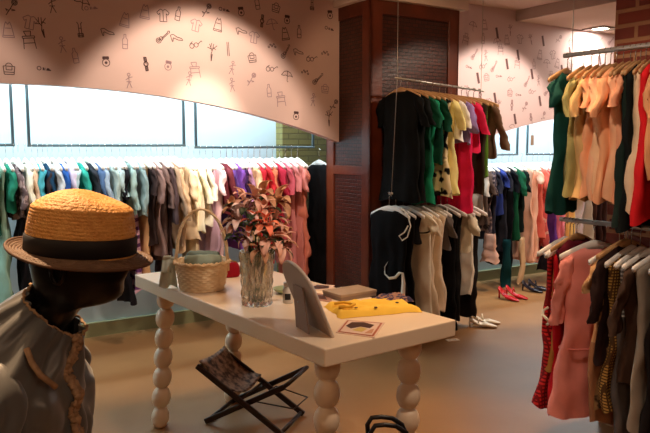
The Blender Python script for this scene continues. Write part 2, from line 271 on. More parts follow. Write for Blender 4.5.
for sx in (-1, 1):
    for sy in (-1, 1):
        ww = .11
        b.box((sx*(hw-ww/2), sy*(hd-.012), HT/2), (ww, .024, HT)); 
        b.box((sx*(hw-.012), sy*(hd-ww/2), HT/2), (.024, ww, HT))
b.build('corner_board', m_wood, pil, smooth=False, bevel=.004)
b = MB()
for z, h in ((HT-.05, .1), (1.3, .07), (.08, .16)):
    b.box((0, -hd+.012, z), (hw*2-.2, .022, h)); b.box((-hw+.012, 0, z), (.022, hd*2-.2, h)); b.box((hw-.012, 0, z), (.022, hd*2-.2, h))
b.build('cross_board', m_wood, pil, smooth=False)
b = MB(); b.box((0,0,0), (hw*2+.1, hd*2+.1, 2.765-HT)); struct(b.build('trim_2', m_ceil, smooth=False, loc=R(pc[0], pc[1], (2.765+HT)/2), rz=YAW))
b = MB(); b.box((0,0,1.38), (1.6, .12, 2.76)); struct(b.build('wall_column', m_green, smooth=False, loc=R(.84+.8, .06), rz=YAW))
cl = MB(); cl.box((0,0,1.33), (.8, 1.5, 2.66)); co = cl.build('brick_column', m_brick, smooth=False, loc=R(1.51, 3.95), rz=YAW)
tag(co, 'red brick column standing behind the right hand clothes rack', 'column')

# ------------------------------------------------------------ hanging rails
def wall_rail(ua, ub, z, label, za=2.76, v=.35):
    t = thing('hanging_clothes_rail', label, 'clothes rail', R((ua+ub)/2, v, z), YAW, 'tubular rails hanging by the back wall')
    h = (ub-ua)/2; b = MB(); b.tube([(-h-.011,0,0),(h+.011,0,0)], .011, 10); b.build('rail_bar', m_dsteel, t)
    for s in (-1, 1):
        b = MB(); b.box((s*h, 0, (za-z)/2), (.02, .02, za-z)); b.build('hanging_post', m_dsteel, t, smooth=False, bevel=.003)
    return t
wall_rail(-3.1, -1.372, 1.5, 'grey tube rail on the wall furthest left, cut by the photo edge')
wall_rail(-1.27, -.153, 1.497, 'long grey tube rail on the left wall above the straw hat')
wall_rail(-.055, 1.015, 1.482, 'grey tube rail on the left wall ending at the olive brick')
wall_rail(2.36, 3.544, 1.40, 'grey tube rail right of the dark pillar holding dark clothes', 2.66)
wall_rail(3.697, 5.2, 1.40, 'grey tube rail far right holding pink and purple clothes', 2.66)

def cable_rack(name, p0, p1, q0, q1, ztop, label, tr, fr=(.02,.97)):
    t = thing(name, label, 'clothes rack', (0,0,0), 0)
    for a, c, mm in ((p0, p1, m_rail), (q0, q1, m_rail)):
        b = MB(); b.tube([a, c], tr, 10); b.build('rail_bar', mm, t)
    for f in fr:
        a = Vector(p0).lerp(Vector(p1), f); c = Vector(q0).lerp(Vector(q1), f)
        b = MB(); b.tube([(a.x,a.y,ztop), a, c-Vector((0,0,.02))], .0025, 6); b.build('suspension_cable', m_rail, t)
    return t
M0, M1 = Vector((.505,5.0,1.98)), Vector((1.30,5.7,1.94))
N0, N1 = Vector((.47,5.0,1.146)), Vector((1.29,5.7,1.10))
cable_rack('hanging_clothes_rack', M0, M1, N0, N1, 2.76, 'two level rack on thin cables in front of the dark pillar', .009)
RD = Vector((.56,-.828,0))
Q0 = Vector((1.20,3.5,1.945)); Q1 = Q0+RD*1.5
P0 = Vector((1.21,3.5,1.122)); P1 = P0+RD*1.5
cable_rack('hanging_clothes_rack', Q0, Q1, P0, P1, 2.66, 'two level bronze rack in front of the brick column', .012, (.03,.9))

# ------------------------------------------------------------ hangers
m_hw = mat('hanger_white', (238,234,228), .4)
m_ho = mat('hanger_wood', (206,164,116), .45, col2=(180,134,88), scale=12)
m_hook = mat('hook_steel', (190,188,182), .25, metal=1)
def mk_hanger(w, m, thick=.012, ext=0, hb=.019):
    t = thing('clothes_hanger', '', 'hanger')
    b = MB(); rows = []
    for i in range(17):
        x = -w+2*w*i/16; k = abs(x)/w
        zc = -.075-ext-.055*k**1.4; hh = hb*(1-.35*k); yb = .012*k*k
        rows.append([(x, yb+thick*math.cos(a)*.5, zc+hh*math.sin(a)) for a in [2*PI*j/8 for j in range(8)]])
    b.grid(rows, True, True, True); b.build('hanger_body', m, t)
    b = MB(); pts = [(0,0,-.06-ext), (0,0,-.03)]+[(.016*math.cos(a), 0, .000+.016*math.sin(a)) for a in [-PI/2+PI*1.35*i/8 for i in range(9)]]
    b.tube(pts, .0022, 6); b.build('hook', m_hook, t)
    return t
H_W = mk_hanger(.185, m_hw, .02, .03, .024); H_O = mk_hanger(.185, m_ho)
used = {}
def hanger(kind, p, yaw, label, group):
    src = {'w': H_W, 'o': H_O}[kind]
    o = src if kind not in used else copytree(src)
    used[kind] = 1
    o.location = p+Vector((0,0,-.004)); o.rotation_euler.z = yaw; o['label'] = label; o['group'] = group
    return o

# ------------------------------------------------------------ garments
def garment(name, label, cat, group, p, yaw, mt, L=.7, w=.18, hem=None, waist=.86, d=.028, sl=0, sr=.048, puff=0, amp=.008, strap=False, mat2=None, part2=None, split=None, neck=.065, ruffle=0, tilt=0, collar=None, drop=.085, k=6, sout=.28, d2=None):
    base = p.z-drop-L
    t = thing(name, label, cat, (p.x, p.y, base), yaw, group)
    hem = hem or w*1.0; d2 = d2 or d*1.5
    ph = random.random()*6; ph2 = random.random()*6; dr = random.uniform(-4, 4)
    n = 40; zs = [0, .012, .03, .055, .08]
    z = .11
    while z < L: zs.append(z); z += .025
    zs.append(L)
    def hwf(z):
        if strap:
            if z < .12: return w*.55+.35*w*(z/.12)
        else:
            if z < .055: return neck+(w-neck)*(z/.055)**.85
            if z < .12: return w*(1-.07*(z-.055)/.065)
        a = w*.92
        zw = min(.38, L*.6)
        if z < zw: q = (z-.12)/(zw-.12); return a+(w*waist-a)*q*q*(3-2*q)
        q = (z-zw)/max(L-zw, .01); return w*waist+(hem-w*waist)*q
    rows = []
    for z in zs:
        q = z/L; hw = hwf(z); hd = (d+(d2-d)*q)*(.55 if z < .02 else 1); A = amp*min(1, q*1.6+.12)
        row = []
        for j in range(n):
            th = 2*PI*j/n; c, s = math.cos(th), math.sin(th)
            rr = 1+.5*A/.02*.18*math.cos(k*2*th+ph+dr*z*.5)
            x = hw*c*(1+.03*math.sin(9*z+ph2)*q)
            y = hd*math.copysign(abs(s)**.8, s)*rr + A*math.sin(2*PI*x/.12+ph+dr*z)+A*1.1*math.sin(3.1*z*4+ph2+c*1.5)
            zz = L-z + (.012*q*math.sin(3*th+ph) if z > L*.6 else 0)
            if z == 0: zz -= .018*abs(s)
            wq = min(1, .25+q*1.6); V_ = Vector((x*6+ph, y*6, z*5+ph2)); V2 = Vector((x*17+ph2, y*9, z*11+ph))
            x += (.022*noise.noise(V_)+.010*noise.noise(V2))*wq; y += (.020*noise.noise(V_+Vector((9,0,0)))+.010*noise.noise(V2+Vector((0,7,0))))*wq
            y += tilt*z
            row.append((x, y, zz))
        if ruffle and z > .12:
            fr = (z % ruffle)/ruffle
            row = [(x*(1+.12*fr), y*(1+.7*fr), zz) for x, y, zz in row]
        rows.append(row)
    if split:                                   # upper and lower piece in different cloth
        i = max(2, min(len(zs)-2, sum(1 for z in zs if z < split)))
        b = MB(); b.grid(rows[:i+1]); b.build(part2[0], mt, t)
        b = MB(); b.grid(rows[i:]); b.build(part2[1], mat2, t)
    else:
        b = MB(); b.grid(rows); b.build('bodice' if name == 'dress' else 'body_panel', mt, t)
    if strap:
        for s in (-1, 1):
            b = MB(); b.tube([(s*w*.5, 0, L+.02), (s*w*.52, .01, L), (s*w*.5, .012, L-.03)], .006, 6); b.build('strap', mt, t)
    if sl:
        for s in (-1, 1):
            b = MB(); rws = []; m = max(6, int(sl/.018)); h2 = random.random()*6
            for i in range(m+1):
                q = i/m; r = sr*(1-.15*q)*(1+.6*puff*math.sin(PI*min(1, q*1.05)))
                if i == 0: r *= .8
                if puff and i == m: r *= .82
                cx = s*(w*.90+sl*q*sout*(1 if q < .5 else 1)); cz = L-.052-sl*q*.96
                cy = .012*math.sin(5*q+h2)+tilt*(.05+sl*q)
                row = []
                for j in range(14):
                    a = 2*PI*j/14; rr = r*(1+.09*math.cos(4*a+h2+5*q))
                    wx_ = Vector((math.cos(a)*1.2+h2, math.sin(a)*1.2+s, q*sl*14)); rr *= 1+.35*noise.noise(wx_)
                    row.append((cx+rr*.92*math.cos(a)+.012*noise.noise(wx_*1.7), cy+rr*.46*math.sin(a)+.014*noise.noise(wx_*1.3+Vector((5,5,5))), cz+rr*.45*math.cos(a)*-s*(1-q*.6)*.9))
                rws.append(row)
            b.grid(rws, True, True, False); b.build('sleeve', mt, t)
    if collar:
        b = MB(); b.tube([(neck*1.15*math.cos(a), d*.8*math.sin(a), L+.002-.015*abs(math.sin(a))) for a in [2*PI*i/20 for i in range(20)]], .010, 6, closed=True)
        b.build('collar', collar, t)
    return t
def hang(K, u, v, z, col, label, L, kw, hk, side):
    p = R(u, v, z); yaw = math.atan2(DV[1], DV[0])+random.uniform(-.12, .12); kw = dict(kw)
    pk = {k: kw.pop(k) for k in ('pattern','pcol','pscale') if k in kw}
    garment(K[0], label, K[1], 'clothes on the %s wall rails' % side, p, yaw, cloth(col, **pk), L=L, d=kw.pop('d', .022), drop=.118, neck=.085, **kw)
    hanger(hk, p, yaw, 'white hanger hooked on the %s' % ('left wall rails above the basket and hat' if side == 'left' else 'right wall rails'), 'white hangers on the %s wall rails' % side)
for a in [
  (('blouse', 'blouse'), -1.546, 0.35, 1.500, (150, 166, 150), 'pale grey-green blouse on the furthest left rail, mostly out of frame', 0.438, {'sl': 0.2}, 'w', 'left'),
  (('tee_shirt', 'shirt'), -1.499, 0.35, 1.500, (70, 140, 128), 'teal shirt at the left photo edge on the first rail', 0.474, {'sl': 0.2}, 'w', 'left'),
  (('dress', 'dress'), -1.463, 0.35, 1.500, (128, 158, 140), 'long sage green dress nearest the left photo edge', 1.063, {'hem': 0.24, 'amp': 0.012}, 'w', 'left'),
  (('tee_shirt', 'shirt'), -1.421, 0.35, 1.500, (36, 120, 98), 'deep teal-green shirt between sage dress and patterned blouse', 0.326, {'sl': 0.2, 'puff': 0.2}, 'w', 'left'),
  (('blouse', 'blouse'), -1.373, 0.35, 1.500, (92, 78, 80), 'dark mauve patterned blouse at the first rail end', 0.375, {'sl': 0.26, 'puff': 0.4, 'pattern': 'floral', 'pcol': (180, 160, 160), 'pscale': 25}, 'w', 'left'),
  (('dress', 'dress'), -1.342, 0.35, 1.500, (20, 20, 26), 'long black dress behind the patterned blouse', 0.998, {}, 'w', 'left'),
  (('blouse', 'blouse'), -1.299, 0.35, 1.500, (226, 224, 206), 'cream blouse, first on the rail above the hat', 0.522, {'sl': 0.3}, 'w', 'left'),
  (('blouse', 'blouse'), -1.255, 0.35, 1.500, (214, 180, 152), 'peach-beige blouse right of the cream one above the hat brim', 0.567, {'sl': 0.25}, 'w', 'left'),
  (('tee_shirt', 'shirt'), -1.218, 0.35, 1.500, (70, 160, 176), 'bright teal-blue shirt above the left side of the hat', 0.494, {'sl': 0.2}, 'w', 'left'),
  (('tee_shirt', 'shirt'), -1.186, 0.35, 1.500, (26, 60, 88), 'dark navy shirt next to the teal-blue one', 0.531, {'sl': 0.2}, 'w', 'left'),
  (('blouse', 'blouse'), -1.154, 0.35, 1.500, (52, 42, 44), 'brown-black blouse with a light cuff above the hat crown', 0.533, {'sl': 0.22}, 'w', 'left'),
  (('tee_shirt', 'shirt'), -1.122, 0.35, 1.500, (190, 196, 200), 'pale silver-grey shirt above the hat crown', 0.466, {'sl': 0.18}, 'w', 'left'),
  (('tee_shirt', 'shirt'), -1.076, 0.35, 1.500, (40, 86, 160), 'royal blue shirt above the hat crown', 0.574, {'sl': 0.22}, 'w', 'left'),
  (('blouse', 'blouse'), -1.030, 0.35, 1.500, (200, 190, 214), 'pale lilac blouse right of the royal blue shirt', 0.577, {'sl': 0.2}, 'w', 'left'),
  (('tee_shirt', 'shirt'), -0.990, 0.35, 1.500, (176, 206, 216), 'pale sky-blue shirt left of the turquoise one', 0.545, {'sl': 0.2}, 'w', 'left'),
  (('tee_shirt', 'shirt'), -0.937, 0.35, 1.500, (44, 150, 136), 'turquoise shirt with wide sleeve behind the hat crown top', 0.620, {'sl': 0.22, 'puff': 0.3}, 'w', 'left'),
  (('tee_shirt', 'shirt'), -0.889, 0.35, 1.500, (44, 48, 56), 'charcoal shirt right of the turquoise one', 0.624, {'sl': 0.2}, 'w', 'left'),
  (('blouse', 'blouse'), -0.848, 0.35, 1.500, (74, 102, 142), 'denim blue blouse behind the hat crown', 0.628, {'sl': 0.26, 'puff': 0.3}, 'w', 'left'),
  (('blouse', 'blouse'), -0.800, 0.35, 1.500, (148, 166, 184), 'light denim blouse with puffed sleeve behind the hat', 0.668, {'sl': 0.3, 'puff': 0.5}, 'w', 'left'),
  (('blouse', 'blouse'), -0.758, 0.35, 1.500, (158, 176, 172), 'grey-blue blouse just left of the black dress by the hat', 0.708, {'sl': 0.3}, 'w', 'left'),
  (('tee_shirt', 'shirt'), -0.709, 0.35, 1.500, (170, 192, 196), 'pale blue shirt beside the black dress near the hat', 0.566, {'sl': 0.2}, 'w', 'left'),
  (('dress', 'dress'), -0.652, 0.35, 1.500, (24, 22, 28), 'long black dress with ragged hem hanging above the table corner', 1.044, {'sl': 0.22, 'amp': 0.014}, 'w', 'left'),
  (('blouse', 'blouse'), -0.601, 0.35, 1.500, (150, 176, 170), 'pale sage blouse right of the black dress', 0.391, {'sl': 0.3, 'puff': 0.2}, 'w', 'left'),
  (('dress', 'dress'), -0.565, 0.35, 1.500, (200, 160, 180), 'purple, green and cream striped long dress by the hat brim', 0.965, {'pattern': 'stripe', 'pcol': (100, 60, 110), 'pscale': 5, 'w': 0.15}, 'w', 'left'),
  (('blouse', 'blouse'), -0.528, 0.35, 1.500, (140, 164, 166), 'slate blue-grey blouse above the beige trousers', 0.402, {'sl': 0.32, 'puff': 0.2}, 'w', 'left'),
  (('trousers', 'trousers'), -0.491, 0.35, 1.500, (206, 164, 120), 'long beige trousers between the blue blouse and brown dress', 0.921, {'w': 0.13}, 'w', 'left'),
  (('tee_shirt', 'shirt'), -0.454, 0.35, 1.500, (54, 42, 42), 'dark brown shirt left of the taupe dress', 0.623, {'sl': 0.2}, 'w', 'left'),
  (('dress', 'dress'), -0.416, 0.35, 1.500, (128, 104, 100), 'taupe dress with gathered hem left of the basket handle', 0.694, {'hem': 0.25, 'sl': 0.26, 'puff': 0.3}, 'w', 'left'),
  (('dress', 'dress'), -0.371, 0.35, 1.500, (104, 84, 80), 'grey-brown dress behind the basket handle left side', 0.759, {'sl': 0.3}, 'w', 'left'),
  (('coat', 'coat'), -0.325, 0.35, 1.500, (72, 58, 60), 'charcoal brown coat above the basket', 0.978, {'sl': 0.42}, 'w', 'left'),
  (('cardigan', 'cardigan'), -0.279, 0.35, 1.500, (150, 128, 108), 'taupe cardigan above the basket handle', 0.637, {'sl': 0.4}, 'w', 'left'),
  (('cardigan', 'cardigan'), -0.232, 0.35, 1.500, (190, 160, 128), 'tan cardigan with ruffled cuff above the basket', 0.694, {'sl': 0.4, 'puff': 0.3}, 'w', 'left'),
  (('blouse', 'blouse'), -0.177, 0.35, 1.482, (214, 190, 158), 'beige ruffled blouse, first on the rail over the basket', 0.588, {'sl': 0.3, 'puff': 0.4, 'ruffle': 0.12}, 'w', 'left'),
  (('blouse', 'blouse'), -0.121, 0.35, 1.482, (236, 216, 180), 'cream blouse with soft collar over the basket', 0.787, {'sl': 0.3, 'puff': 0.3}, 'w', 'left'),
  (('blouse', 'blouse'), -0.073, 0.35, 1.482, (246, 232, 206), 'ivory blouse, brightest one over the basket', 0.534, {'sl': 0.26}, 'w', 'left'),
  (('blouse', 'blouse'), -0.024, 0.35, 1.482, (244, 226, 208), 'off-white blouse left of the lilac dress', 0.482, {'sl': 0.24}, 'w', 'left'),
  (('dress', 'dress'), 0.025, 0.35, 1.482, (204, 172, 196), 'long lilac-pink dress between basket and vase', 0.825, {'hem': 0.26, 'amp': 0.012}, 'w', 'left'),
  (('dress', 'dress'), 0.084, 0.35, 1.482, (232, 196, 200), 'pale pink dress next to the lilac-pink one', 0.783, {'sl': 0.2}, 'w', 'left'),
  (('coat', 'coat'), 0.151, 0.35, 1.482, (104, 44, 52), 'maroon jacket left of the purple garments above the vase', 0.414, {'sl': 0.4}, 'w', 'left'),
  (('tee_shirt', 'shirt'), 0.202, 0.35, 1.482, (96, 66, 140), 'purple shirt right of the maroon jacket', 0.617, {'sl': 0.2}, 'w', 'left'),
  (('dress', 'dress'), 0.253, 0.35, 1.482, (120, 72, 160), 'violet dress above the vase', 0.701, {'sl': 0.2}, 'w', 'left'),
  (('tee_shirt', 'shirt'), 0.297, 0.35, 1.482, (62, 36, 76), 'dark plum shirt above the flowers', 0.583, {'sl': 0.22}, 'w', 'left'),
  (('blouse', 'blouse'), 0.341, 0.35, 1.482, (206, 150, 186), 'pink-lilac blouse above the flowers', 0.505, {'sl': 0.26}, 'w', 'left'),
  (('blouse', 'blouse'), 0.394, 0.35, 1.482, (240, 200, 156), 'light peach blouse above the flowers', 0.631, {'sl': 0.2}, 'w', 'left'),
  (('tee_shirt', 'shirt'), 0.447, 0.35, 1.482, (204, 44, 58), 'bright red shirt over the middle of the flowers', 0.635, {'sl': 0.24}, 'w', 'left'),
  (('dress', 'dress'), 0.501, 0.35, 1.482, (214, 52, 60), 'red dress right of the bright red shirt', 0.822, {'sl': 0.2}, 'w', 'left'),
  (('blouse', 'blouse'), 0.565, 0.35, 1.482, (226, 130, 96), 'salmon-orange blouse over the flowers', 0.602, {'sl': 0.24}, 'w', 'left'),
  (('tee_shirt', 'shirt'), 0.620, 0.35, 1.482, (170, 40, 62), 'crimson shirt with short sleeve over the flowers', 0.523, {'sl': 0.24, 'puff': 0.4}, 'w', 'left'),
  (('blouse', 'blouse'), 0.686, 0.35, 1.482, (196, 90, 104), 'rose red blouse right of the crimson shirt', 0.653, {'sl': 0.22}, 'w', 'left'),
  (('dress', 'dress'), 0.742, 0.35, 1.482, (206, 128, 128), 'dusty rose dress left of the ruffled salmon ones', 0.870, {'sl': 0.2}, 'w', 'left'),
  (('dress', 'dress'), 0.800, 0.35, 1.482, (200, 124, 118), 'long dusty pink dress near the rail end', 0.987, {'sl': 0.2, 'puff': 0.4}, 'w', 'left'),
  (('dress', 'dress'), 0.858, 0.35, 1.482, (208, 122, 104), 'long ruffled salmon dress, last pink one on the rail', 0.976, {'ruffle': 0.16, 'sl': 0.12, 'puff': 0.5}, 'w', 'left'),
  (('coat', 'coat'), 1.034, 0.42, 1.460, (16, 14, 16), 'long black coat hanging at the rail end beside the dark pillar', 1.111, {'sl': 0.5, 'w': 0.19, 'hem': 0.22}, 'w', 'left'),
  (('tee_shirt', 'shirt'), 2.759, 0.35, 1.400, (120, 110, 100), 'brownish grey shirt just right of the pillar behind the rack', 0.827, {'sl': 0.2}, 'w', 'right'),
  (('blouse', 'blouse'), 2.895, 0.35, 1.400, (196, 184, 172), 'light grey-beige blouse right of the dark pillar', 0.482, {'sl': 0.24}, 'w', 'right'),
  (('tee_shirt', 'shirt'), 2.964, 0.35, 1.400, (96, 80, 74), 'brown-grey shirt beside the grey-beige blouse', 0.588, {'sl': 0.22}, 'w', 'right'),
  (('blouse', 'blouse'), 3.033, 0.35, 1.400, (70, 62, 70), 'mauve charcoal patterned blouse on the right wall rail', 0.664, {'sl': 0.24, 'pattern': 'floral', 'pcol': (160, 140, 140), 'pscale': 25}, 'w', 'right'),
  (('tee_shirt', 'shirt'), 3.104, 0.35, 1.400, (44, 46, 60), 'blackish blue shirt on the right wall rail', 0.752, {'sl': 0.22}, 'w', 'right'),
  (('tee_shirt', 'shirt'), 3.175, 0.35, 1.400, (48, 62, 132), 'navy blue shirt showing a bright collar on the right wall rail', 0.497, {'sl': 0.16}, 'w', 'right'),
  (('dress', 'dress'), 3.247, 0.35, 1.400, (40, 42, 52), 'charcoal dress left of the long black one', 0.868, {'sl': 0.2}, 'w', 'right'),
  (('dress', 'dress'), 3.320, 0.35, 1.400, (16, 17, 22), 'long black dress above the teal trousers', 1.044, {'sl': 0.22}, 'w', 'right'),
  (('dress', 'dress'), 3.423, 0.35, 1.400, (24, 84, 58), 'dark green dress on the right wall rail', 0.776, {'sl': 0.26, 'puff': 0.2}, 'w', 'right'),
  (('tee_shirt', 'shirt'), 3.482, 0.35, 1.400, (20, 30, 28), 'black-green shirt, last before the rail gap', 0.695, {'sl': 0.22}, 'w', 'right'),
  (('dress', 'dress'), 3.619, 0.35, 1.400, (232, 176, 150), 'long peach dress, first on the far right rail', 1.008, {'hem': 0.24, 'amp': 0.012}, 'w', 'right'),
  (('dress', 'dress'), 3.696, 0.35, 1.400, (240, 188, 164), 'pale pink dress beside the long peach one', 1.037, {'sl': 0.14, 'puff': 0.4}, 'w', 'right'),
  (('blouse', 'blouse'), 3.789, 0.35, 1.400, (220, 110, 96), 'salmon coral blouse behind the purple skirt', 0.782, {'sl': 0.26, 'puff': 0.3}, 'w', 'right'),
  (('dress', 'dress'), 3.868, 0.35, 1.400, (210, 96, 96), 'coral red floral dress on the far right rail', 1.053, {'pattern': 'floral', 'pcol': (240, 190, 170), 'pscale': 22}, 'w', 'right'),
  (('dress', 'dress'), 3.948, 0.35, 1.400, (86, 44, 110), 'deep purple flared dress on the far right rail', 0.849, {'hem': 0.27, 'amp': 0.014}, 'w', 'right'),
  (('blouse', 'blouse'), 4.061, 0.35, 1.400, (216, 110, 130), 'rose pink blouse below the dark green dress', 0.824, {'sl': 0.2}, 'w', 'right'),
  (('dress', 'dress'), 4.176, 0.35, 1.400, (226, 132, 140), 'pink dress below the dark green dress hem', 0.923, {'sl': 0.1}, 'w', 'right'),
  (('dress', 'dress'), 4.310, 0.35, 1.400, (226, 190, 110), 'yellow dress below the orange shirts', 0.900, {'sl': 0.1}, 'w', 'right'),
  (('dress', 'dress'), 4.464, 0.35, 1.400, (206, 190, 196), 'pale lilac-white dress below the orange shirts', 0.855, {'sl': 0.1}, 'w', 'right'),
  (('dress', 'dress'), 4.586, 0.35, 1.400, (196, 180, 160), 'light beige dress beside the brick column', 0.864, {}, 'w', 'right'),
  (('dress', 'dress'), 4.692, 0.35, 1.400, (84, 54, 44), 'dark brown dress beside the brick column edge', 1.130, {}, 'w', 'right'),
  (('dress', 'dress'), 4.800, 0.35, 1.400, (60, 36, 32), 'blackish brown dress just showing left of the bricks', 1.140, {}, 'w', 'right'),
  (('dress', 'dress'), 4.909, 0.35, 1.400, (70, 44, 38), 'brown dress half behind the brick column', 1.151, {}, 'w', 'right'),
]: hang(*a)
def onrail(A, B, s): return A+(B-A).normalized()*s
def rack(A, B, s, yaw, K, col, label, L, group, hk, hlabel, hgroup, **kw):
    p = onrail(A, B, s); pk = {k: kw.pop(k) for k in ('pattern','pcol','pscale','thr') if k in kw}
    yaw += random.uniform(-.07, .07)
    if hk == 'w': kw.setdefault('drop', .115); L -= .02
    t = garment(K[0], label, K[1], group, p, yaw, cloth(col, **pk), L=L, **kw)
    hanger(hk, p, yaw, hlabel, hgroup); return t
T, DR, BL, CO = ('tee_shirt','shirt'), ('dress','dress'), ('blouse','blouse'), ('coat','coat')
YM = math.atan2(-.75, .66)
def mid_up(s, K, col, label, L, **kw): return rack(M0, M1, s, YM, K, col, label, L, 'clothes on the upper middle rail', 'o', 'pale wooden hanger on the upper rail before the dark pillar', 'hangers on the upper middle rail', **kw)
mid_up(.06, DR, (13,15,16), 'long black short-sleeved dress, first on the upper rail by the pillar', .80, w=.2, sl=.22, hem=.21)
mid_up(.13, DR, (17,20,20), 'black dress second on the upper rail, behind the first', .80, sl=.2)
mid_up(.20, BL, (20,78,58), 'dark green blouse beside the black dresses on the upper rail', .55, sl=.22, puff=.2)
mid_up(.26, DR, (28,128,92), 'long emerald green dress on the upper rail', .82, sl=.15, w=.155)
mid_up(.33, BL, (18,66,50), 'bottle green blouse right of the emerald dress', .52, sl=.24)
mid_up(.41, DR, (226,208,164), 'cream dress with black floral print on the upper rail', .77, hem=.22, pattern='floral', pcol=(24,22,22), pscale=14, thr=.55)
mid_up(.50, DR, (244,222,150), 'pale yellow dress with loose sleeve on the upper rail', .75, hem=.21, sl=.22, puff=.3)
mid_up(.57, BL, (236,228,226), 'white blouse between the yellow and lilac clothes', .34, sl=.2)
mid_up(.64, BL, (150,126,178), 'lilac blouse with gathered cuff on the upper rail', .36, sl=.24, puff=.4)
mid_up(.70, DR, (222,34,84), 'long magenta red dress hanging lowest on the upper rail', .90, hem=.2)
mid_up(.77, T, (226,48,92), 'pink-red short-sleeved shirt on the upper rail', .42, sl=.24)
mid_up(.86, DR, (52,42,30), 'dark olive-brown dress on the upper rail', .76)
mid_up(.93, T, (92,128,44), 'moss green shirt peeking out below the brown jacket', .62, w=.15)
mid_up(1.00, CO, (104,80,62), 'brown jacket, last on the upper rail', .46, sl=.36)
def mid_lo(s, K, col, label, L, **kw): return rack(N0, N1, s, YM, K, col, label, L, 'clothes on the lower middle rail', 'w', 'white hanger on the lower rail before the dark pillar', 'hangers on the lower middle rail', **kw)
m_cream = cloth((236,224,204))
mid_lo(-.0, DR, (14,13,14), 'long black dress, first on the lower rail by the table', .93, w=.19, hem=.22)
rb = mid_lo(.07, DR, (17,15,16), 'black dress with cream neck trim and hanging cream ribbon', .90, w=.19, hem=.22, collar=m_cream)
b = MB(); b.tube([(.02,-.10,.50),(.0,-.11,.46),(.01,-.12,.41),(.06,-.125,.385),(.12,-.125,.40),(.16,-.125,.44),(.185,-.12,.44),(.195,-.12,.37),(.19,-.12,.28),(.185,-.12,.18)], [.003,.008,.011,.012,.011,.010,.011,.017,.02,.02], 8, flat=.45)
b.build('ribbon_tie', m_cream, rb)
b = MB(); b.tube([(-.04,-.07,.90),(-.085,-.08,.86),(-.105,-.085,.80),(-.08,-.085,.74)], .005, 6); b.build('shoulder_trim', m_cream, rb)
b = MB(); b.tube([(.12,-.07,.90),(.19,-.08,.86),(.225,-.085,.78),(.20,-.09,.70),(.15,-.09,.67),(.12,-.09,.70),(.17,-.09,.73),(.20,-.085,.78)], .005, 6); b.build('frill_trim', m_cream, rb)
t_ = mid_lo(.15, BL, (18,16,17), 'black top with cream-edged frill collar on the lower rail', .26, w=.17, collar=m_cream)
b = MB()
for q in range(2):
    b.tube([(.10+.02*math.sin(i*1.1+q), -.06-.015*math.cos(i*1.1), .22-.024*i-.04*q) for i in range(7)], .006, 6)
b.build('frill_edge', m_cream, t_)
cr = mid_lo(.24, DR, (236,220,196), 'long cream dress with black piping at the yoke', .83, w=.2, hem=.2, neck=.09, sl=.1, puff=.4)
b = MB(); b.tube([(.19*math.cos(a), .05*math.sin(a)-.012, .66+.06*math.sin(a*2)*.3-.0*a) for a in [2*PI*i/28 for i in range(28)]], .006, 6, closed=True); b.build('yoke_piping', cloth((24,20,20)), cr)
mid_lo(.33, DR, (222,202,174), 'long beige dress right of the black-piped cream dress', .83, sl=.14, hem=.2)
mid_lo(.41, DR, (228,208,180), 'second long beige dress on the lower rail', .80, hem=.2)
mid_lo(.48, BL, (96,88,84), 'grey short blouse over the beige dresses', .32, sl=.16)
dk = mid_lo(.58, DR, (14,13,14), 'long black dress reaching nearly to the floor', .98, w=.17, hem=.17)
b = MB(); b.tube([(.10,-.05,.97),(.115,-.055,.93),(.10,-.06,.90),(.08,-.055,.88)], .008, 6, flat=.5); b.build('cream_strap', m_cream, dk)
mid_lo(.66, DR, (26,24,24), 'narrow charcoal black dress next to the floor-length black one', .90, w=.15)
mid_lo(.75, BL, (232,220,196), 'cream blouse with puffed sleeve on the lower rail', .36, sl=.16, puff=.5)
mid_lo(.83, DR, (222,212,196), 'long off-white dress on the lower rail', .72, w=.14)
mid_lo(.92, DR, (30,26,26), 'slim dark dress, last on the lower rail', .92, w=.12)
YR = math.atan2(.56, .828)
def r_up(s, K, col, label, L, yaw=YR+.3, **kw): return rack(Q0, Q1, s+.03, yaw, K, col, label, L, 'clothes on the upper right rail', 'o', 'pale wooden hanger on the upper rail before the brick column', 'hangers on the upper right rail', **kw)
r_up(-.01, DR, (22,64,58), 'dark green puff-sleeved dress, first on the upper right rail', .70, yaw=YR+.3, sl=.13, puff=.5, w=.13)
r_up(.085, T, (152,144,92), 'olive tan shirt beside the dark green dress', .60, sl=.18, w=.16)
r_up(.125, T, (206,168,112), 'sand coloured shirt left of the orange ones', .62, sl=.18, w=.16)
r_up(.165, T, (232,164,122), 'orange shirt, leftmost of the orange group', .60, sl=.14, w=.155)
r_up(.20, T, (236,176,138), 'apricot shirt in the orange group, second from left', .61, sl=.16, w=.16)
r_up(.23, T, (238,188,146), 'light apricot shirt in the middle of the orange group', .62, sl=.15, w=.155)
r_up(.26, T, (234,166,122), 'warm orange shirt in the middle of the orange group', .62, sl=.19, puff=.2)
r_up(.295, T, (232,176,138), 'peach shirt near the right of the orange group', .61, sl=.14, w=.155)
r_up(.33, T, (222,156,120), 'peach-brown shirt, last of the orange group', .62, sl=.14, w=.155)
r_up(.355, DR, (26,40,36), 'black-green dress between orange and red clothes', .72, w=.17)
r_up(.38, DR, (20,24,24), 'black dress before the cream one on the upper right rail', .74, w=.17)
r_up(.405, BL, (226,196,160), 'cream blouse just left of the red dress', .66, w=.17)
r_up(.435, DR, (214,34,40), 'bright red dress with dark stripes at its hem edge', .70, w=.18, hem=.2)
r_up(.50, BL, (216,150,104), 'tan orange blouse cut by the right photo edge', .5, sl=.2)
r_up(.58, T, (150,40,40), 'dark red shirt beyond the right photo edge', .6, sl=.2)
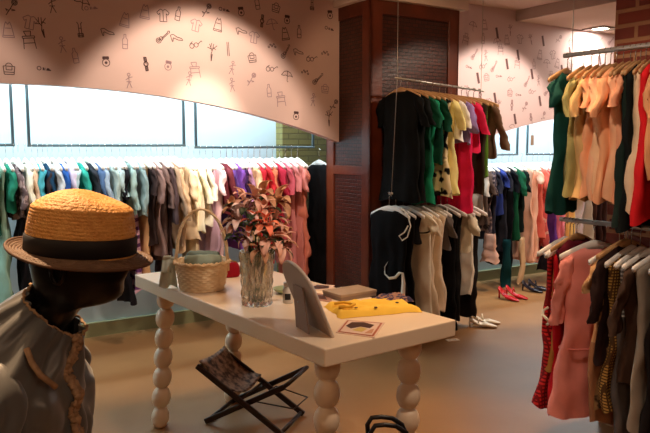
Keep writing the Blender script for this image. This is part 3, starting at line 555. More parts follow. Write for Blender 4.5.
def r_lo(s, K, col, label, L, yaw=YR, hk='w', **kw): return rack(P0, P1, s, yaw, K, col, label, L, 'clothes on the lower right rail', hk, 'pale hanger on the lower rail before the brick column' if hk == 'w' else 'wooden hanger on the lower rail before the brick column', 'hangers on the lower right rail' if hk == 'w' else 'wooden hangers on the lower right rail', **kw)
rc = r_lo(.03, DR, (196,44,44), 'red checked dress at the left end of the lower right rail', .86, w=.13, hem=.17, pattern='check', pcol=(120,26,30), pscale=16)
b = MB(); b.tube([(-.15+.015*math.cos(i*1.3), -.02+.02*math.sin(i*1.3), .52-.018*i) for i in range(6)], .007, 6); b.build('white_frill', m_cream, rc)
r_lo(.06, DR, (164,116,56), 'gold brown satin dress beside the red checked one', .66, w=.13, rough=.4) if False else r_lo(.06, DR, (164,116,56), 'gold brown satin dress beside the red checked one', .66, w=.13)
r_lo(.08, DR, (176,24,34), 'deep red dress whose hem shows under the pink one', .90, w=.15)
r_lo(.10, BL, (84,20,34), 'dark maroon blouse behind the pink dress shoulder', .4, w=.15, hk='o')
pk_ = r_lo(.20, DR, (224,140,130), 'long dusty pink shirt dress with gathered sleeve', .86, yaw=.38, w=.175, hem=.22, amp=.006, waist=.9, sl=.34, puff=.3, sr=.046, sout=.12, d=.035)
b = MB(); b.tube([(.175*math.cos(a), .062*math.sin(a), .34) for a in [2*PI*i/30 for i in range(30)]], .005, 6, closed=True); b.build('hem_seam', cloth((208,122,114)), pk_)
b = MB()
for i in range(5): b.lathe([(.001,0),(.006,0),(.006,.003),(.001,.004)], 10, c=(0,-.06,.75-.07*i))
b.build('button', cloth((206,120,112)), pk_)
r_lo(.375, CO, (40,26,24), 'dark brown coat between the printed and checked brown dresses', .55, w=.17, sl=.3, hk='o')
r_lo(.335, DR, (196,150,106), 'tan satin dress with brown lower skirt and dark waistband', .84, yaw=.5, w=.17, hem=.17, sl=.14, split=.42, part2=('bodice','skirt'), mat2=cloth((146,102,72)))
r_lo(.36, DR, (120,92,60), 'brown printed dress right of the tan satin one', .78, w=.16, hk='o', pattern='floral', pcol=(50,36,26), pscale=20)
r_lo(.395, DR, (176,134,66), 'gold and brown checked dress on the lower right rail', .76, w=.17, pattern='check', pcol=(84,58,34), pscale=22)
r_lo(.44, DR, (96,90,88), 'dark grey dress with light striped top', .90, w=.16, split=.28, part2=('bodice','skirt'), mat2=cloth((82,76,74)), pattern='stripe', pcol=(190,184,176), pscale=16)
r_lo(.49, CO, (66,48,38), 'dark brown jacket cut by the right photo edge', .6, sl=.3)
r_lo(.545, DR, (150,140,128), 'pale grey knitted dress cut by the right photo edge', .8)
r_lo(.61, DR, (30,26,26), 'black dress beyond the grey knitted dress on the right', .85)
# loose clothes that hang under other garments on the right wall rail
def extra(name, cat, u, v, ztop, L, w, col, label, **kw):
    p = R(u, v, ztop+.085); return garment(name, label, cat, None, p, math.atan2(DV[1], DV[0]), cloth(col), L=L, w=w, neck=w*.9, waist=.95, **kw)
extra('trousers', 'trousers', 3.20, .56, .55, .50, .05, (10,50,56), 'teal trousers hanging just above the red shoes', hem=.045)
extra('trousers', 'trousers', 3.47, .52, .55, .50, .022, (206,176,140), 'narrow beige trousers hanging over the dark navy shoes', hem=.02)
extra('skirt', 'skirt', 3.80, .60, .42, .26, .13, (28,24,32), 'short black skirt hanging low below the peach dress', hem=.14)
extra('blouse', 'blouse', 3.0, .52, .62, .30, .08, (186,150,136), 'tiered pale pink frilled top low beside the teal trousers', ruffle=.08, hem=.10)


# ------------------------------------------------------------ white table
m_tab = mat('table_white', (238,214,184), .35, spec=.5)
TA, TB, TC, TD = Vector((-1.031,3.67,0)), Vector((.002,2.30,0)), Vector((.528,2.704,0)), Vector((-.511,4.07,0))
ctr = (TA+TB+TC+TD)/4; ty = math.atan2(TB.y-TA.y, TB.x-TA.x)
TL = (TB-TA).length; TW = (TC-TB).length; TH = .8
tab = thing('display_table', 'white display table standing on four turned bead legs', 'table', ctr, ty)
b = MB(); b.box((0,0,TH-.034), (TL, TW, .068)); b.build('tabletop', m_tab, tab, smooth=False, bevel=.006)
def leg(x, y, lx, ly):
    b = MB(); prof = []; nb = 7; h = (TH-.068)/nb
    for k in range(nb):
        rm = .05 if k else .047
        for i in range(9):
            a = i/8
            prof.append((.026+(rm-.026)*math.sin(PI*a)**.6 if 0 < a < 1 else .026, k*h+a*h))
    rows = []
    for r, z in prof:
        q = 1-z/(TH-.068)
        rows.append([(x+lx*q+r*math.cos(2*PI*j/28), y+ly*q+r*math.sin(2*PI*j/28), z) for j in range(28)])
    b.grid(rows, True, True, True); b.build('leg', m_tab, tab)
ix, iy = TL/2-.14, TW/2-.12
inv = Matrix.Rotation(-ty, 3, 'Z')
for sx, sy in ((-1,-1),(1,-1),(1,1),(-1,1)):
    l = inv @ Vector({(-1,-1): (-.045,-.12,0), (1,-1): (-.02,-.02,0), (1,1): (.0,.0,0), (-1,1): (0,-.02,0)}[(sx,-sy)] if False else (-.03*(1 if sx < 0 else .4), -.10 if (sx < 0 and sy < 0) else 0, 0))
    leg(sx*ix, sy*iy, l.x, l.y)

# things on the table ------------------------------------------------
m_wick = mat('wicker', (250,226,188), .7, col2=(228,194,148), scale=30)
bk = thing('wicker_basket', 'round light wicker basket with tall arched handle on the white table', 'basket', (-.60,3.30,TH))
b = MB(); rows = []; nr = 36; ns = 96
for i in range(nr+1):
    z = .135*i/nr; row = []; r0 = .105+.023*(i/nr)
    for j in range(ns):
        th = 2*PI*j/ns; lay = (i//3); w_ = .0022*math.sin(18*th+lay*PI)
        bul = .0042*math.sin(PI*((i % 3)+.5)/3)
        r = r0+w_+bul; row.append((r*math.cos(th), r*math.sin(th), z+.002))
    rows.append(row)
rows += [[(x*.94, y*.94, z) for x, y, z in r] for r in rows[::-6]]
b.grid(rows, True, True, True); b.build('basket_body', m_wick, bk)
b = MB()
for s in (0, 1):
    b.tube([(.132*math.cos(a)+.004*math.cos(6*a+s*PI), .132*math.sin(a)+.004*math.sin(6*a+s*PI), .137+.005*math.sin(20*a+s*PI)) for a in [2*PI*i/80 for i in range(80)]], .006, 6, closed=True)
b.build('rim', m_wick, bk)
b = MB()
for s in (0, 2.1, 4.2):
    pts = []
    for i in range(61):
        q = i/60; a = PI*q; x = -.125*math.cos(a)*(1+.0*q); z = .09+.30*math.sin(a)**.75
        pts.append((x+.005*math.cos(26*q+s), .006*math.sin(26*q+s), z))
    b.tube(pts, .0045, 6)
b.build('basket_handle', m_wick, bk)
m_gg = cloth((142,158,146)); m_gg2 = cloth((120,140,136)); m_pal = cloth((206,216,208))
def roll(name, label, loc, yaw, l, r, m, cat, grp=None, nz=0):
    t = thing(name, label, cat, loc, yaw, grp); b = MB(); rows = []
    for i in range(13):
        x = -l/2+l*i/12; row = []
        for j in range(24):
            a = 2*PI*j/24; rr = r*(1+.06*math.sin(3*a+i*.5)+.04*math.sin(i*1.7))*(1 if 0 < i < 12 else .86)
            row.append((x, rr*math.cos(a), r+rr*math.sin(a)*.85))
        rows.append(row)
    b.grid(rows, True, True, True); b.build('rolled_cloth_body', m, t)
    b = MB()
    b.tube([(l/2+.001, r*(1-i/30)*.8*math.cos(i*.6), r+r*(1-i/30)*.68*math.sin(i*.6)) for i in range(26)], .0025, 5); b.build('rolled_edge', m_gg2, t)
roll('rolled_cloth', 'grey-green rolled cloth lying in front inside the wicker basket', (-.585,3.245,TH+.112), .1, .17, .035, m_gg, 'cloth')
roll('rolled_cloth', 'darker blue-grey rolled cloth behind the other in the basket', (-.60,3.33,TH+.12), -.15, .15, .034, m_gg2, 'cloth')
# cloth hung over the basket rim
t = thing('draped_cloth', 'pale blue-grey cloth hanging over the left side of the basket', 'cloth', (-.765,3.30,TH), -1.2)
b = MB(); rows = []
for i in range(15):
    q = i/14; z = .16-.155*q; row = []
    for j in range(13):
        a = -1+2*j/12; row.append((.012-.03*q+.014*math.sin(5*a+3*q)*q+(.02 if i == 0 else 0), a*(.026+.018*q), z+.006*math.sin(4*a)*q))
    rows.append(row)
b.grid(rows, False); b.build('draped_panel', m_pal, t, solid=.004)
b = MB(); b.grid([[(x+.018, y*.7-.01, z+.01) for x, y, z in r] for r in rows[:9]], False); b.build('inner_fold', m_pal, t, solid=.004)

m_glass = mat('cut_glass', (234,228,216), .07, trans=.92, ior=1.45)
m_water = mat('water', (235,240,235), .0, trans=1, ior=1.33)
va = thing('glass_vase', 'tall cut crystal glass vase holding the flowers on the white table', 'vase', (-.30,2.97,TH))
prof = [(.02,0),(.060,.0),(.065,.01),(.066,.03),(.067,.08),(.070,.15),(.073,.21),(.076,.24),(.071,.24),(.066,.21),(.062,.15),(.058,.08),(.055,.035),(.02,.03)]
def cut(t_, i, z): return 1+(.035*math.cos(18*t_+z*60)*(1 if 0 < i < 7 else .0)+.04*math.cos(18*t_-z*60)*(1 if 0 < i < 7 else 0))
pf = []
for (a, b_) in zip(prof[:-1], prof[1:]):
    for k in range(3): pf.append((a[0]+(b_[0]-a[0])*k/3, a[1]+(b_[1]-a[1])*k/3))
pf.append(prof[-1])
b = MB(); b.lathe(pf, 108, fn=lambda t_, i, z: cut(t_, i/3, z)); b.build('vase_body', m_glass, va, smooth=False)

# bouquet
m_leaf = mat('leaf_dark_green', (26,44,24), .5, col2=(46,66,34), scale=20)
m_stem = mat('stem_green', (70,92,50), .6)
m_fl = [mat('petal_salmon', (240,172,146), .6, col2=(246,200,180), scale=25), mat('petal_pink', (255,236,230), .6, col2=(246,200,194), scale=25), mat('petal_orange', (255,116,84), .6, col2=(255,160,118), scale=25), mat('petal_tan', (226,172,132), .6, col2=(206,146,108), scale=25)]
m_an = mat('anther_brown', (110,52,28), .7)
bq = thing('flower_bouquet', 'bunch of salmon, pink and orange lilies with dark leaves in the vase', 'flowers', (-.30,2.97,TH+.018))
rnd = random.Random(11)
def petal(b, base, dirv, l, w, curl, roll_=0, mi=0):
    d = Vector(dirv).normalized(); a = Vector((0,0,1)); s = d.cross(a)
    if s.length < .05: s = Vector((1,0,0))
    s.normalize(); u = s.cross(d); rows = []
    for i in range(8):
        q = i/7; c = base+d*l*q*(1-.25*curl*q)+u*(.25*l*math.sin(q*2.2)-curl*l*.7*q*q)
        ww = w*math.sin(PI*min(.98, .08+.92*q))**.7
        rows.append([c+s*ww*x+u*ww*.35*abs(x) for x in (-1,-.5,0,.5,1)])
    b.grid(rows, False, mi=mi)
def flower(c, ax, sz, m):
    ax = Vector(ax).normalized(); e1 = ax.orthogonal().normalized(); e2 = ax.cross(e1); b = MB()
    for k in range(6):
        a = k*PI/3+rnd.random()*.3; o = e1*math.cos(a)+e2*math.sin(a)
        petal(b, c, ax*.55+o*.95, sz*1.4, sz*.30, .25+.3*rnd.random())
    f = b.build('flower', m, bq, solid=.0012)
    b = MB()
    for k in range(5):
        a = k*2*PI/5; o = e1*math.cos(a)+e2*math.sin(a); b.tube([c, c+ax*sz*.5+o*sz*.12, c+ax*sz*.7+o*sz*.22], .0015, 5)
        b.tube([c+ax*sz*.68+o*sz*.22, c+ax*sz*.76+o*sz*.24], .004, 5)
    b.build('stamen', m_an, f)
FL = [(-.085,-.02,.33,0,.06),(-.04,-.05,.40,1,.06),(0,-.07,.35,2,.062),(.04,-.05,.41,0,.06),(.085,-.01,.36,0,.062),(.02,.05,.46,3,.06),(-.06,.05,.44,0,.055),(.09,.05,.43,3,.06),(-.03,-.08,.29,1,.055),(.06,-.08,.29,0,.064),(.10,-.04,.25,0,.058),(-.105,.0,.41,3,.045),(.0,-.06,.46,0,.05),(.05,-.09,.345,2,.05),(-.07,-.06,.36,1,.05),(.12,.02,.31,3,.055),(.03,-.09,.24,3,.06)]
for x, y, z, k, s in FL:
    c = Vector((x, y, z)); ax = Vector((x*1.2+rnd.uniform(-.09,.09), y-.06+rnd.uniform(-.03,.04), .03+rnd.uniform(-.05,.06)))
    flower(c, ax, s*rnd.uniform(.75,1.3), m_fl[k])
b = MB()
for x, y, z, k, s in FL:
    bx, by = x*.18, y*.18
    b.tube([(-bx, -by, .0), (bx*1.3, by*1.3, .2), (x*.7, y*.7, z*.85), (x, y, z)], .0028, 6)
b.build('stems', m_stem, bq)
for k in range(46):
    b = MB(); a = rnd.uniform(0, 2*PI); rr = rnd.uniform(.03,.105); z = rnd.uniform(.21,.42)
    petal(b, Vector((rr*math.cos(a), rr*math.sin(a)*.8-.02, z)), (math.cos(a), math.sin(a), rnd.uniform(-.5,.6)), rnd.uniform(.05,.085), rnd.uniform(.014,.022), rnd.uniform(0,.6))
    b.build('leaf', m_leaf, bq, solid=.001)
# round tan seed head and side leaf
b = MB(); b.lathe([(.001,-.006),(.016,-.004),(.02,0),(.016,.004),(.001,.006)], 20)
for i, v in enumerate(b.v): b.v[i] = (-.115+v[0], -.03+v[2], .315+v[1])
b.build('seed_head', m_fl[3], bq)
b = MB(); petal(b, Vector((-.07,-.03,.34)), (-1,-.1,.12), .07, .016, .2); b.build('tan_leaf', m_fl[3], bq, solid=.001)
b = MB(); b.tube([(-.01,-.01,.2),(-.07,-.03,.28),(-.1,-.03,.312)], .002, 5); b.build('seed_stem', m_stem, bq)

# easel backed frame seen from behind
m_fr = mat('frame_backing', (172,150,136), .5); m_fr2 = mat('frame_edge', (206,190,178), .35)
Pn, Pf = Vector((.033,2.445,TH)), Vector((-.078,2.685,TH)); e = (Pf-Pn).normalized(); wd = (Pf-Pn).length
fy = math.atan2(e.y, e.x); fr = thing('photo_frame', 'arched photo frame seen from behind leaning on its easel foot', 'picture frame', (Pn+Pf)/2, fy)
# local x along base, local y = left of e (towards -X world), z up
lean = .40
def FP(x, z, off=0): return (x, z*math.sin(lean)+off*math.cos(lean), z*math.cos(lean)-off*math.sin(lean)+.006)
hgt = .285; out = [(-wd/2, 0), (wd/2, 0)]
for i in range(13):
    a = PI*i/12; out.append((wd/2*math.cos(a), hgt-.10+.10*math.sin(a)))
b = MB(); n = len(out)
b.grid([[FP(x, z, .0) for x, z in out], [FP(x, z, .012) for x, z in out]], True, True, True); b.build('frame_board', m_fr, fr, smooth=False)
b = MB(); b.tube([FP(x*1.01, z, .006) for x, z in out], .0065, 8, closed=True); b.build('frame_rim', m_fr2, fr)
b = MB(); zt = .19; tp = FP(0, zt, .014); foot = .066
b.grid([[(-.05, tp[1], tp[2]), (.04, tp[1], tp[2]), (.04, tp[1]+.005, tp[2]), (-.05, tp[1]+.005, tp[2])], [(-.062, foot, .002), (.06, foot, .002), (.06, foot+.005, .002), (-.062, foot+.005, .002)]], True, True, True)
b.build('easel_foot', mat('easel_dark', (150,124,110), .6), fr, smooth=False)
b = MB(); b.lathe([(.001,0),(.006,0),(.006,.006),(.001,.009)], 12, c=(0, (tp[1]+foot)/2+.008, .11)); b.build('clasp', m_steel, fr)

# small jar, dish, purse
ja = thing('glass_jar', 'small clear jar with black round label between vase and frame', 'jar', (-.165,3.0,TH))
b = MB(); b.lathe([(.001,0),(.022,0),(.024,.006),(.024,.06),(.018,.07),(.018,.075),(.001,.075)], 24); b.build('jar_body', mat('jar_white', (205,196,186), .25), ja)
b = MB(); b.lathe([(.001,0),(.02,0),(.02,.018),(.001,.018)], 24, c=(0,0,.075)); b.build('jar_lid', mat('jar_lid', (180,170,160), .3, metal=.6), ja)
b = MB(); rows = [[(.0250*math.sin(a)*1, -.0250*math.cos(a), z) for a in [-.55+1.1*i/10 for i in range(11)]] for z in (.018,.046)]
b.grid(rows, False); b.build('jar_label', mat('label_black', (26,24,26), .6), ja)
di = thing('ring_dish', 'pale green shallow dish behind the glass vase', 'dish', (-.19,3.2,TH))
b = MB(); b.lathe([(.001,0),(.03,0),(.055,.018),(.058,.026),(.054,.026),(.03,.006),(.001,.005)], 32); b.build('dish_bowl', mat('dish_green', (172,190,150), .3), di)
b = MB(); b.lathe([(.001,0),(.018,0),(.014,.01),(.008,.03),(.001,.034)], 20, c=(0,0,.006)); b.build('dish_post', mat('dish_green', (172,190,150), .3), di)
pu = thing('small_purse', 'small dark red purse behind the vase and right of the basket', 'purse', (-.50,3.60,TH), .4)
b = MB(); b.lathe([(.001,0),(.04,0),(.052,.02),(.05,.05),(.036,.075),(.03,.078),(.001,.078)], 24, ex=1, ey=.5); b.build('purse_body', cloth((150,22,36)), pu)
b = MB(); b.tube([(-.03,0,.078),(-.01,0,.086),(.01,0,.086),(.03,0,.078)], .004, 6); b.build('purse_clasp', mat('brass', (200,160,90), .3, metal=1), pu)

# papers, box, folded shirt
bxx = thing('flat_box', 'flat grey-brown box lying near the far table edge', 'box', (.115,3.135,TH), .62)
b = MB(); b.box((0,0,.013), (.205,.14,.026)); b.build('box_base', mat('box_brown', (138,116,100), .6), bxx, smooth=False, bevel=.002)
b = MB(); b.box((0,0,.024), (.21,.145,.012)); b.build('box_lid', mat('box_lid', (168,146,124), .55, col2=(144,124,104), scale=14), bxx, smooth=False, bevel=.002)
def card(name, label, corners, z, base, marks, cat='card'):
    t = thing(name, label, cat, (0,0,TH)); b = MB()
    cs = [Vector((x, y, z)) for x, y in corners]
    b.grid([[c for c in cs], [c+Vector((0,0,.003)) for c in cs]], True, True, True); b.build('card_sheet', base, t, smooth=False)
    for nm, pts, m in marks:
        b = MB(); f = []
        for s, q in pts:
            a = cs[0].lerp(cs[1], s); c = cs[3].lerp(cs[2], s); f.append(a.lerp(c, q)+Vector((0,0,.0036)))
        b.poly(f); b.build(nm, m, t, smooth=False)
pk = mat('print_cream', (226,196,176), .5); pd = mat('print_dark', (72,40,32), .5); pt = mat('print_tan', (196,140,104), .5); py_ = mat('print_yellow', (206,176,96), .5)
card('picture_card', 'printed card with a dark and yellow picture at the table front corner', [(.04,2.505),(.18,2.435),(.235,2.645),(.085,2.69)], 0, pk, [
 ('printed_border', [(.04,.04),(.96,.04),(.96,.96),(.04,.96)], mat('print_rust', (176,96,66), .5)), ])
card('picture_card', 'light card with a dark picture behind the photo frame', [(-.10,3.27),(.02,3.25),(.05,3.37),(-.07,3.41)], 0, pk, [('printed_picture', [(.15,.2),(.5,.1),(.9,.35),(.8,.8),(.3,.85)], pd)])
card('picture_card', 'brownish printed card between photo frame and yellow shirt', [(-.07,3.07),(.03,3.00),(.03,3.13),(-.05,3.2)], 0, mat('card_brown', (170,124,104), .5), [('printed_picture', [(.2,.2),(.8,.2),(.6,.8),(.2,.7)], pd)])
card('picture_card', 'small cream card under the far edge near the grey-brown box', [(.03,3.25),(.11,3.19),(.17,3.27),(.08,3.33)], 0, pk, [('printed_picture', [(.2,.3),(.8,.2),(.7,.6),(.3,.8)], pt)])
# picture contents of the front card
t = [o for o in bpy.data.objects if o.name == 'picture_card'][0]
b0 = [Vector(q+(.0,)) for q in [(.04,2.505),(.18,2.435),(.235,2.645),(.085,2.69)]]
def cp(s, q): return b0[0].lerp(b0[1], s).lerp(b0[3].lerp(b0[2], s), q)
for nm, pts, m, zz in (('printed_ground', [(.09,.09),(.91,.09),(.91,.91),(.09,.91)], pk, .0042), ('printed_hair', [(.12,.5),(.3,.35),(.5,.55),(.75,.5),(.8,.75),(.5,.88),(.2,.82)], pd, .0048), ('printed_face', [(.35,.25),(.62,.2),(.7,.45),(.5,.52)], py_, .0048), ('printed_shape', [(.7,.15),(.88,.2),(.86,.5),(.78,.42)], pt, .0048)):
    b = MB(); b.poly([cp(*q)+Vector((0,0,zz)) for q in pts]); b.build(nm, m, t, smooth=False)

def folded(name, label, loc, yaw, sx, sy, h, m, cat, seed=0, part='folded_panel'):
    t = thing(name, label, cat, loc, yaw); b = MB(); rows = []; nx, ny = 30, 20
    def H(u, v):
        e_ = min(1, (1-abs(u))*6)*min(1, (1-abs(v))*6)
        return h*(e_**.5)*(.75+.35*noise.noise(Vector((u*2.2+seed, v*2.2, seed)))+.22*noise.noise(Vector((u*6, v*5+seed, 3))))
    top = []; bot = []
    for i in range(nx+1):
        u = -1+2*i/nx; rt = []; rb = []
        for j in range(ny+1):
            v = -1+2*j/ny
            wx = 1+.10*noise.noise(Vector((v*2, seed, 1))); wy = 1+.16*noise.noise(Vector((u*2.5, seed, 5)))
            rt.append((u*sx/2*wx, v*sy/2*wy, max(.0015, H(u, v)))); rb.append((u*sx/2*wx, v*sy/2*wy, .001))
        top.append(rt); bot.append(rb)
    b.grid(top, False); b.grid(bot, False); b.build(part, m, t)
    return t
ys = folded('folded_shirt', 'yellow knitted shirt lying crumpled on the white table', (.20,2.875,TH), .33, .36, .22, .034, cloth((232,186,72)), 'shirt', 2)
b = MB()
for k, (x, y) in enumerate([(-.10,-.07),(-.02,-.09),(.10,-.04)]): b.lathe([(.001,0),(.007,0),(.007,.003),(.001,.004)], 12, c=(x, y, .03))
b.build('button', pd, ys)
b = MB(); b.tube([(-.16,-.03,.028),(-.13,-.06,.034),(-.09,-.03,.036),(-.12,.02,.036),(-.16,.03,.03)], .006, 6); b.build('neckband', cloth((214,164,56)), ys)
folded('folded_scarf', 'folded scarf with dark floral print behind the yellow shirt', (.30,3.03,TH), .5, .17, .11, .03, cloth((150,112,96), pattern='floral', pcol=(70,62,84), pscale=40, thr=.5), 'scarf', 5)

# ------------------------------------------------------------ folding stool
m_dw = mat('dark_stool_wood', (38,24,18), .4, col2=(58,36,26), scale=15)
m_sling = mat('mottled_leather', (74,56,44), .6, col2=(168,136,108), scale=34, contrast=.22, bump=.3)
sd = Vector((.947,-.321,0)); so = Vector((.0,0,0))
st = thing('folding_stool', 'low dark wooden folding stool with mottled sling seat under the table', 'stool', (-.40,3.62,0), math.atan2(sd.y, sd.x))
# local: x along sd, y away from camera; half depth .15
def bar(name, a, c, w=.018, h=.03, m=m_dw, rnd_=True):
    a, c = Vector(a), Vector(c); d = c-a; L = d.length; z = d.normalized(); y = Vector((0,1,0)); x = y.cross(z).normalized(); y = z.cross(x)
    M = Matrix((x, y, z)).transposed(); b = MB(); b.box((a+c)/2, (h, w, L), M=M); return b.build(name, m, st, smooth=False, bevel=.005)
for y in (-.16, .14):
    bar('side_rail', (-.245, y, .33), (.25, y, .012))
for y in (-.125, .175):
    bar('side_rail', (.245, y, .26), (-.22, y, .012))
for x, z, y0, y1 in ((-.235,.322,-.16,.14), (.235,.022,-.16,.14), (-.205,.02,-.125,.175)):
    b = MB(); b.tube([(x, y0, z), (x, y1, z)], .011, 10); b.build('crossbar', m_dw, st)
b = MB(); b.tube([(.235,-.125,.255),(.262,-.11,.275),(.268,.025,.28),(.262,.16,.275),(.235,.175,.255)], .012, 8); b.build('rounded_end_bar', m_dw, st)
b = MB(); b.tube([(.0,-.16,.165),(.0,.175,.165)], .007, 8); b.build('pivot_rod', m_dw, st)
b = MB(); b.tube([(.06,-.1,.15),(.27,-.06,.12),(.28,.12,.12),(.08,.15,.15)], .004, 6, closed=True); b.build('wire_stay', m_dw, st)
b = MB(); rows = []
for i in range(15):
    q = i/14; x = -.235+.23*q; zt_ = .335-.145*q-.035*math.sin(PI*q)
    rows.append([(x, -.15+.29*j/10, zt_+.02-.03*math.sin(PI*j/10)*(.4+.6*q)) for j in range(11)])
b.grid(rows, False); b.build('sling_seat', m_sling, st, solid=.006)

# ------------------------------------------------------------ mannequin, jacket, hat
m_blk = mat('mannequin_black', (16,14,15), .28)
MC = Vector((-.52,1.42,0))
mq = thing('mannequin', 'glossy black mannequin wearing the straw hat and satin jacket', 'mannequin', MC)
rings = [ # z, cx, front, back, halfwidth
 (.72,-.10,.09,.09,.13),(.80,-.10,.085,.085,.115),(.90,-.10,.08,.09,.12),(1.0,-.10,.08,.09,.135),(1.05,-.10,.07,.08,.13),(1.085,-.095,.055,.06,.09),
 (1.105,-.078,.045,.05,.055),(1.13,-.062,.045,.048,.052),(1.155,-.045,.046,.05,.05),(1.165,-.03,.052,.055,.052),
 (1.170,.0,.07,.075,.056),(1.182,.0,.092,.082,.062),(1.20,.0,.096,.088,.068),(1.212,.0,.094,.09,.071),(1.22,.0,.099,.09,.072),(1.228,.0,.094,.092,.074),(1.24,.0,.093,.094,.076),
 (1.255,.0,.093,.096,.077),(1.275,.0,.090,.098,.078),(1.295,.0,.093,.098,.078),(1.32,.0,.09,.096,.076),(1.35,.0,.08,.085,.068),(1.372,.0,.055,.06,.048),(1.385,.0,.015,.02,.015)]
b = MB(); rows = []
for z, cx, fr_, bk_, hw_ in rings:
    row = []
    for j in range(40):
        a = 2*PI*j/40; c, s = math.cos(a), math.sin(a)
        x = cx+(fr_ if c > 0 else bk_)*math.copysign(abs(c)**.9, c); y = hw_*s
        aa = min(a, 2*PI-a)
        nose = {1.228:.010, 1.24:.022, 1.255:.016, 1.275:.008}.get(z, 0)*math.exp(-(aa/.22)**2)
        eye = -(.007 if z in (1.255, 1.275) else 0)*math.exp(-((aa-.42)/.16)**2)
        x += nose+eye; row.append((x, y, z))
    rows.append(row)
b.grid(rows, True, True, True); b.build('mannequin_body', m_blk, mq, sub=1)
for s in (-1, 1):
    b = MB(); b.tube([(-.012+.012*math.cos(a), s*.078, 1.25+.024*math.sin(a)) for a in [2*PI*i/14 for i in range(14)]], .005, 6, closed=True); b.build('ear', m_blk, mq)
b = MB(); b.tube([(-.1,0,.02),(-.1,0,.73)], .014, 12); b.build('stand_pole', m_steel, mq)
b = MB(); b.lathe([(.001,0),(.16,0),(.16,.008),(.02,.02),(.001,.02)], 32, c=(-.1,0,0)); b.build('stand_base', m_steel, mq)

m_sat = mat('satin_taupe', (100,103,104), .42, col2=(80,84,86), scale=4, sheen=.3, spec=.6, bump=.12, bscale=14)
m_trim = mat('frayed_trim', (196,164,128), .8, col2=(136,108,84), scale=60)
jk = thing('satin_jacket', 'taupe satin jacket with frayed collar and gathered sleeve on the mannequin', 'jacket', MC+Vector((0,0,.66)))
def jz(a, top):   # collar height by angle, 0 = front
    return top
b = MB(); rows = []; nn = 64
lev = [0,.06,.14,.24,.36,.5,.62,.74,.86,1]
for li in range(26):
    q = li/25; row = []
    for j in range(nn):
        a = 2*PI*(j+.5)/nn; c, s = math.cos(a), math.sin(a)
        zt_ = (1.205-.105*(.5+.5*c))           # collar line
        z = zt_*(1-q)+.68*q
        # half extents by distance below collar
        dd = zt_-z
        w_ = .062+.118*min(1, dd/.12)**.85-.02*max(0, min(1, (dd-.15)/.2))
        f_ = .052+.050*min(1, dd/.12)**.9-.01*max(0, (dd-.2)); bk2 = .045+.12*min(1, dd/.12)**.8
        cx = -.105+.050*max(0, 1-dd/.10)
        fold = .008*math.sin(9*a+7*q)*min(1, dd/.08)+.026*noise.noise(Vector((c*5+q*3, s*5, q*8)))+.008*noise.noise(Vector((c*14+q*6, s*14, q*16)))*min(1,dd/.05)+.008*noise.noise(Vector((c*3, s*3, q*6)))
        x = cx+(f_+fold if c > 0 else bk2+fold)*c; y = (w_+fold)*s
        row.append((x, y, z-.66))
    rows.append(row)
b.grid(rows, True); b.build('jacket_body', m_sat, jk, sub=1)
b = MB(); rg = random.Random(3)
def lump(pts, r, name):
    P_ = []; rr = []
    for i in range(len(pts)-1):
        for k in range(6):
            p = Vector(pts[i]).lerp(Vector(pts[i+1]), k/6); P_.append(p+Vector((rg.uniform(-1,1), rg.uniform(-1,1), rg.uniform(-1,1)))*.0025); rr.append(r*rg.uniform(.65,1.35))
    b = MB(); b.tube(P_, rr, 7); b.build(name, m_trim, jk)
neckl = [rows[0][j % nn] for j in range(0, nn+1, 4)]
lump(neckl, .003, 'neck_trim')
fe = [Vector(rows[i][61])+Vector((.004,-.004,0)) for i in range(0, 26, 1)]
lump(fe, .0065, 'front_trim'); lump([p+Vector((.004,.012,0)) for p in fe], .007, 'front_trim')
for k, (xx, yy, zz) in enumerate([(-.035,-.135,.41)]):
    b = MB(); b.tube([(xx-.02,yy,zz+.04),(xx-.005,yy-.012,zz+.015),(xx+.01,yy-.01,zz-.01),(xx+.03,yy+.01,zz-.04)], .006, 7); b.build('seam_ruffle', m_trim, jk)
for s in (-1, 1):
    b = MB(); rws = []
    for i in range(22):
        q = i/21; r = .062*(1+.28*math.sin(PI*min(1, q*1.5)))*(1-.25*q)
        r *= (.15,.55,.8,.93)[i] if i < 4 else 1
        cx, cy, cz = -.115-.03*q, s*(.135+.10*q**.7), .425-.37*q
        row = []
        for j in range(28):
            a = 2*PI*j/28; rr = r*(1+.07*math.cos(7*a+3*q)*(1-q*.3)+.20*noise.noise(Vector((math.cos(a)*2, math.sin(a)*2, q*6+s)))+.10*noise.noise(Vector((math.cos(a)*4, math.sin(a)*4, q*14+s))))
            row.append((cx+rr*math.cos(a), cy+rr*math.sin(a), cz+rr*.35*math.cos(a-PI/2)*s*-.5))
        rws.append(row)
    b.grid(rws, True, True, False); b.build('jacket_sleeve', m_sat, jk, sub=1)

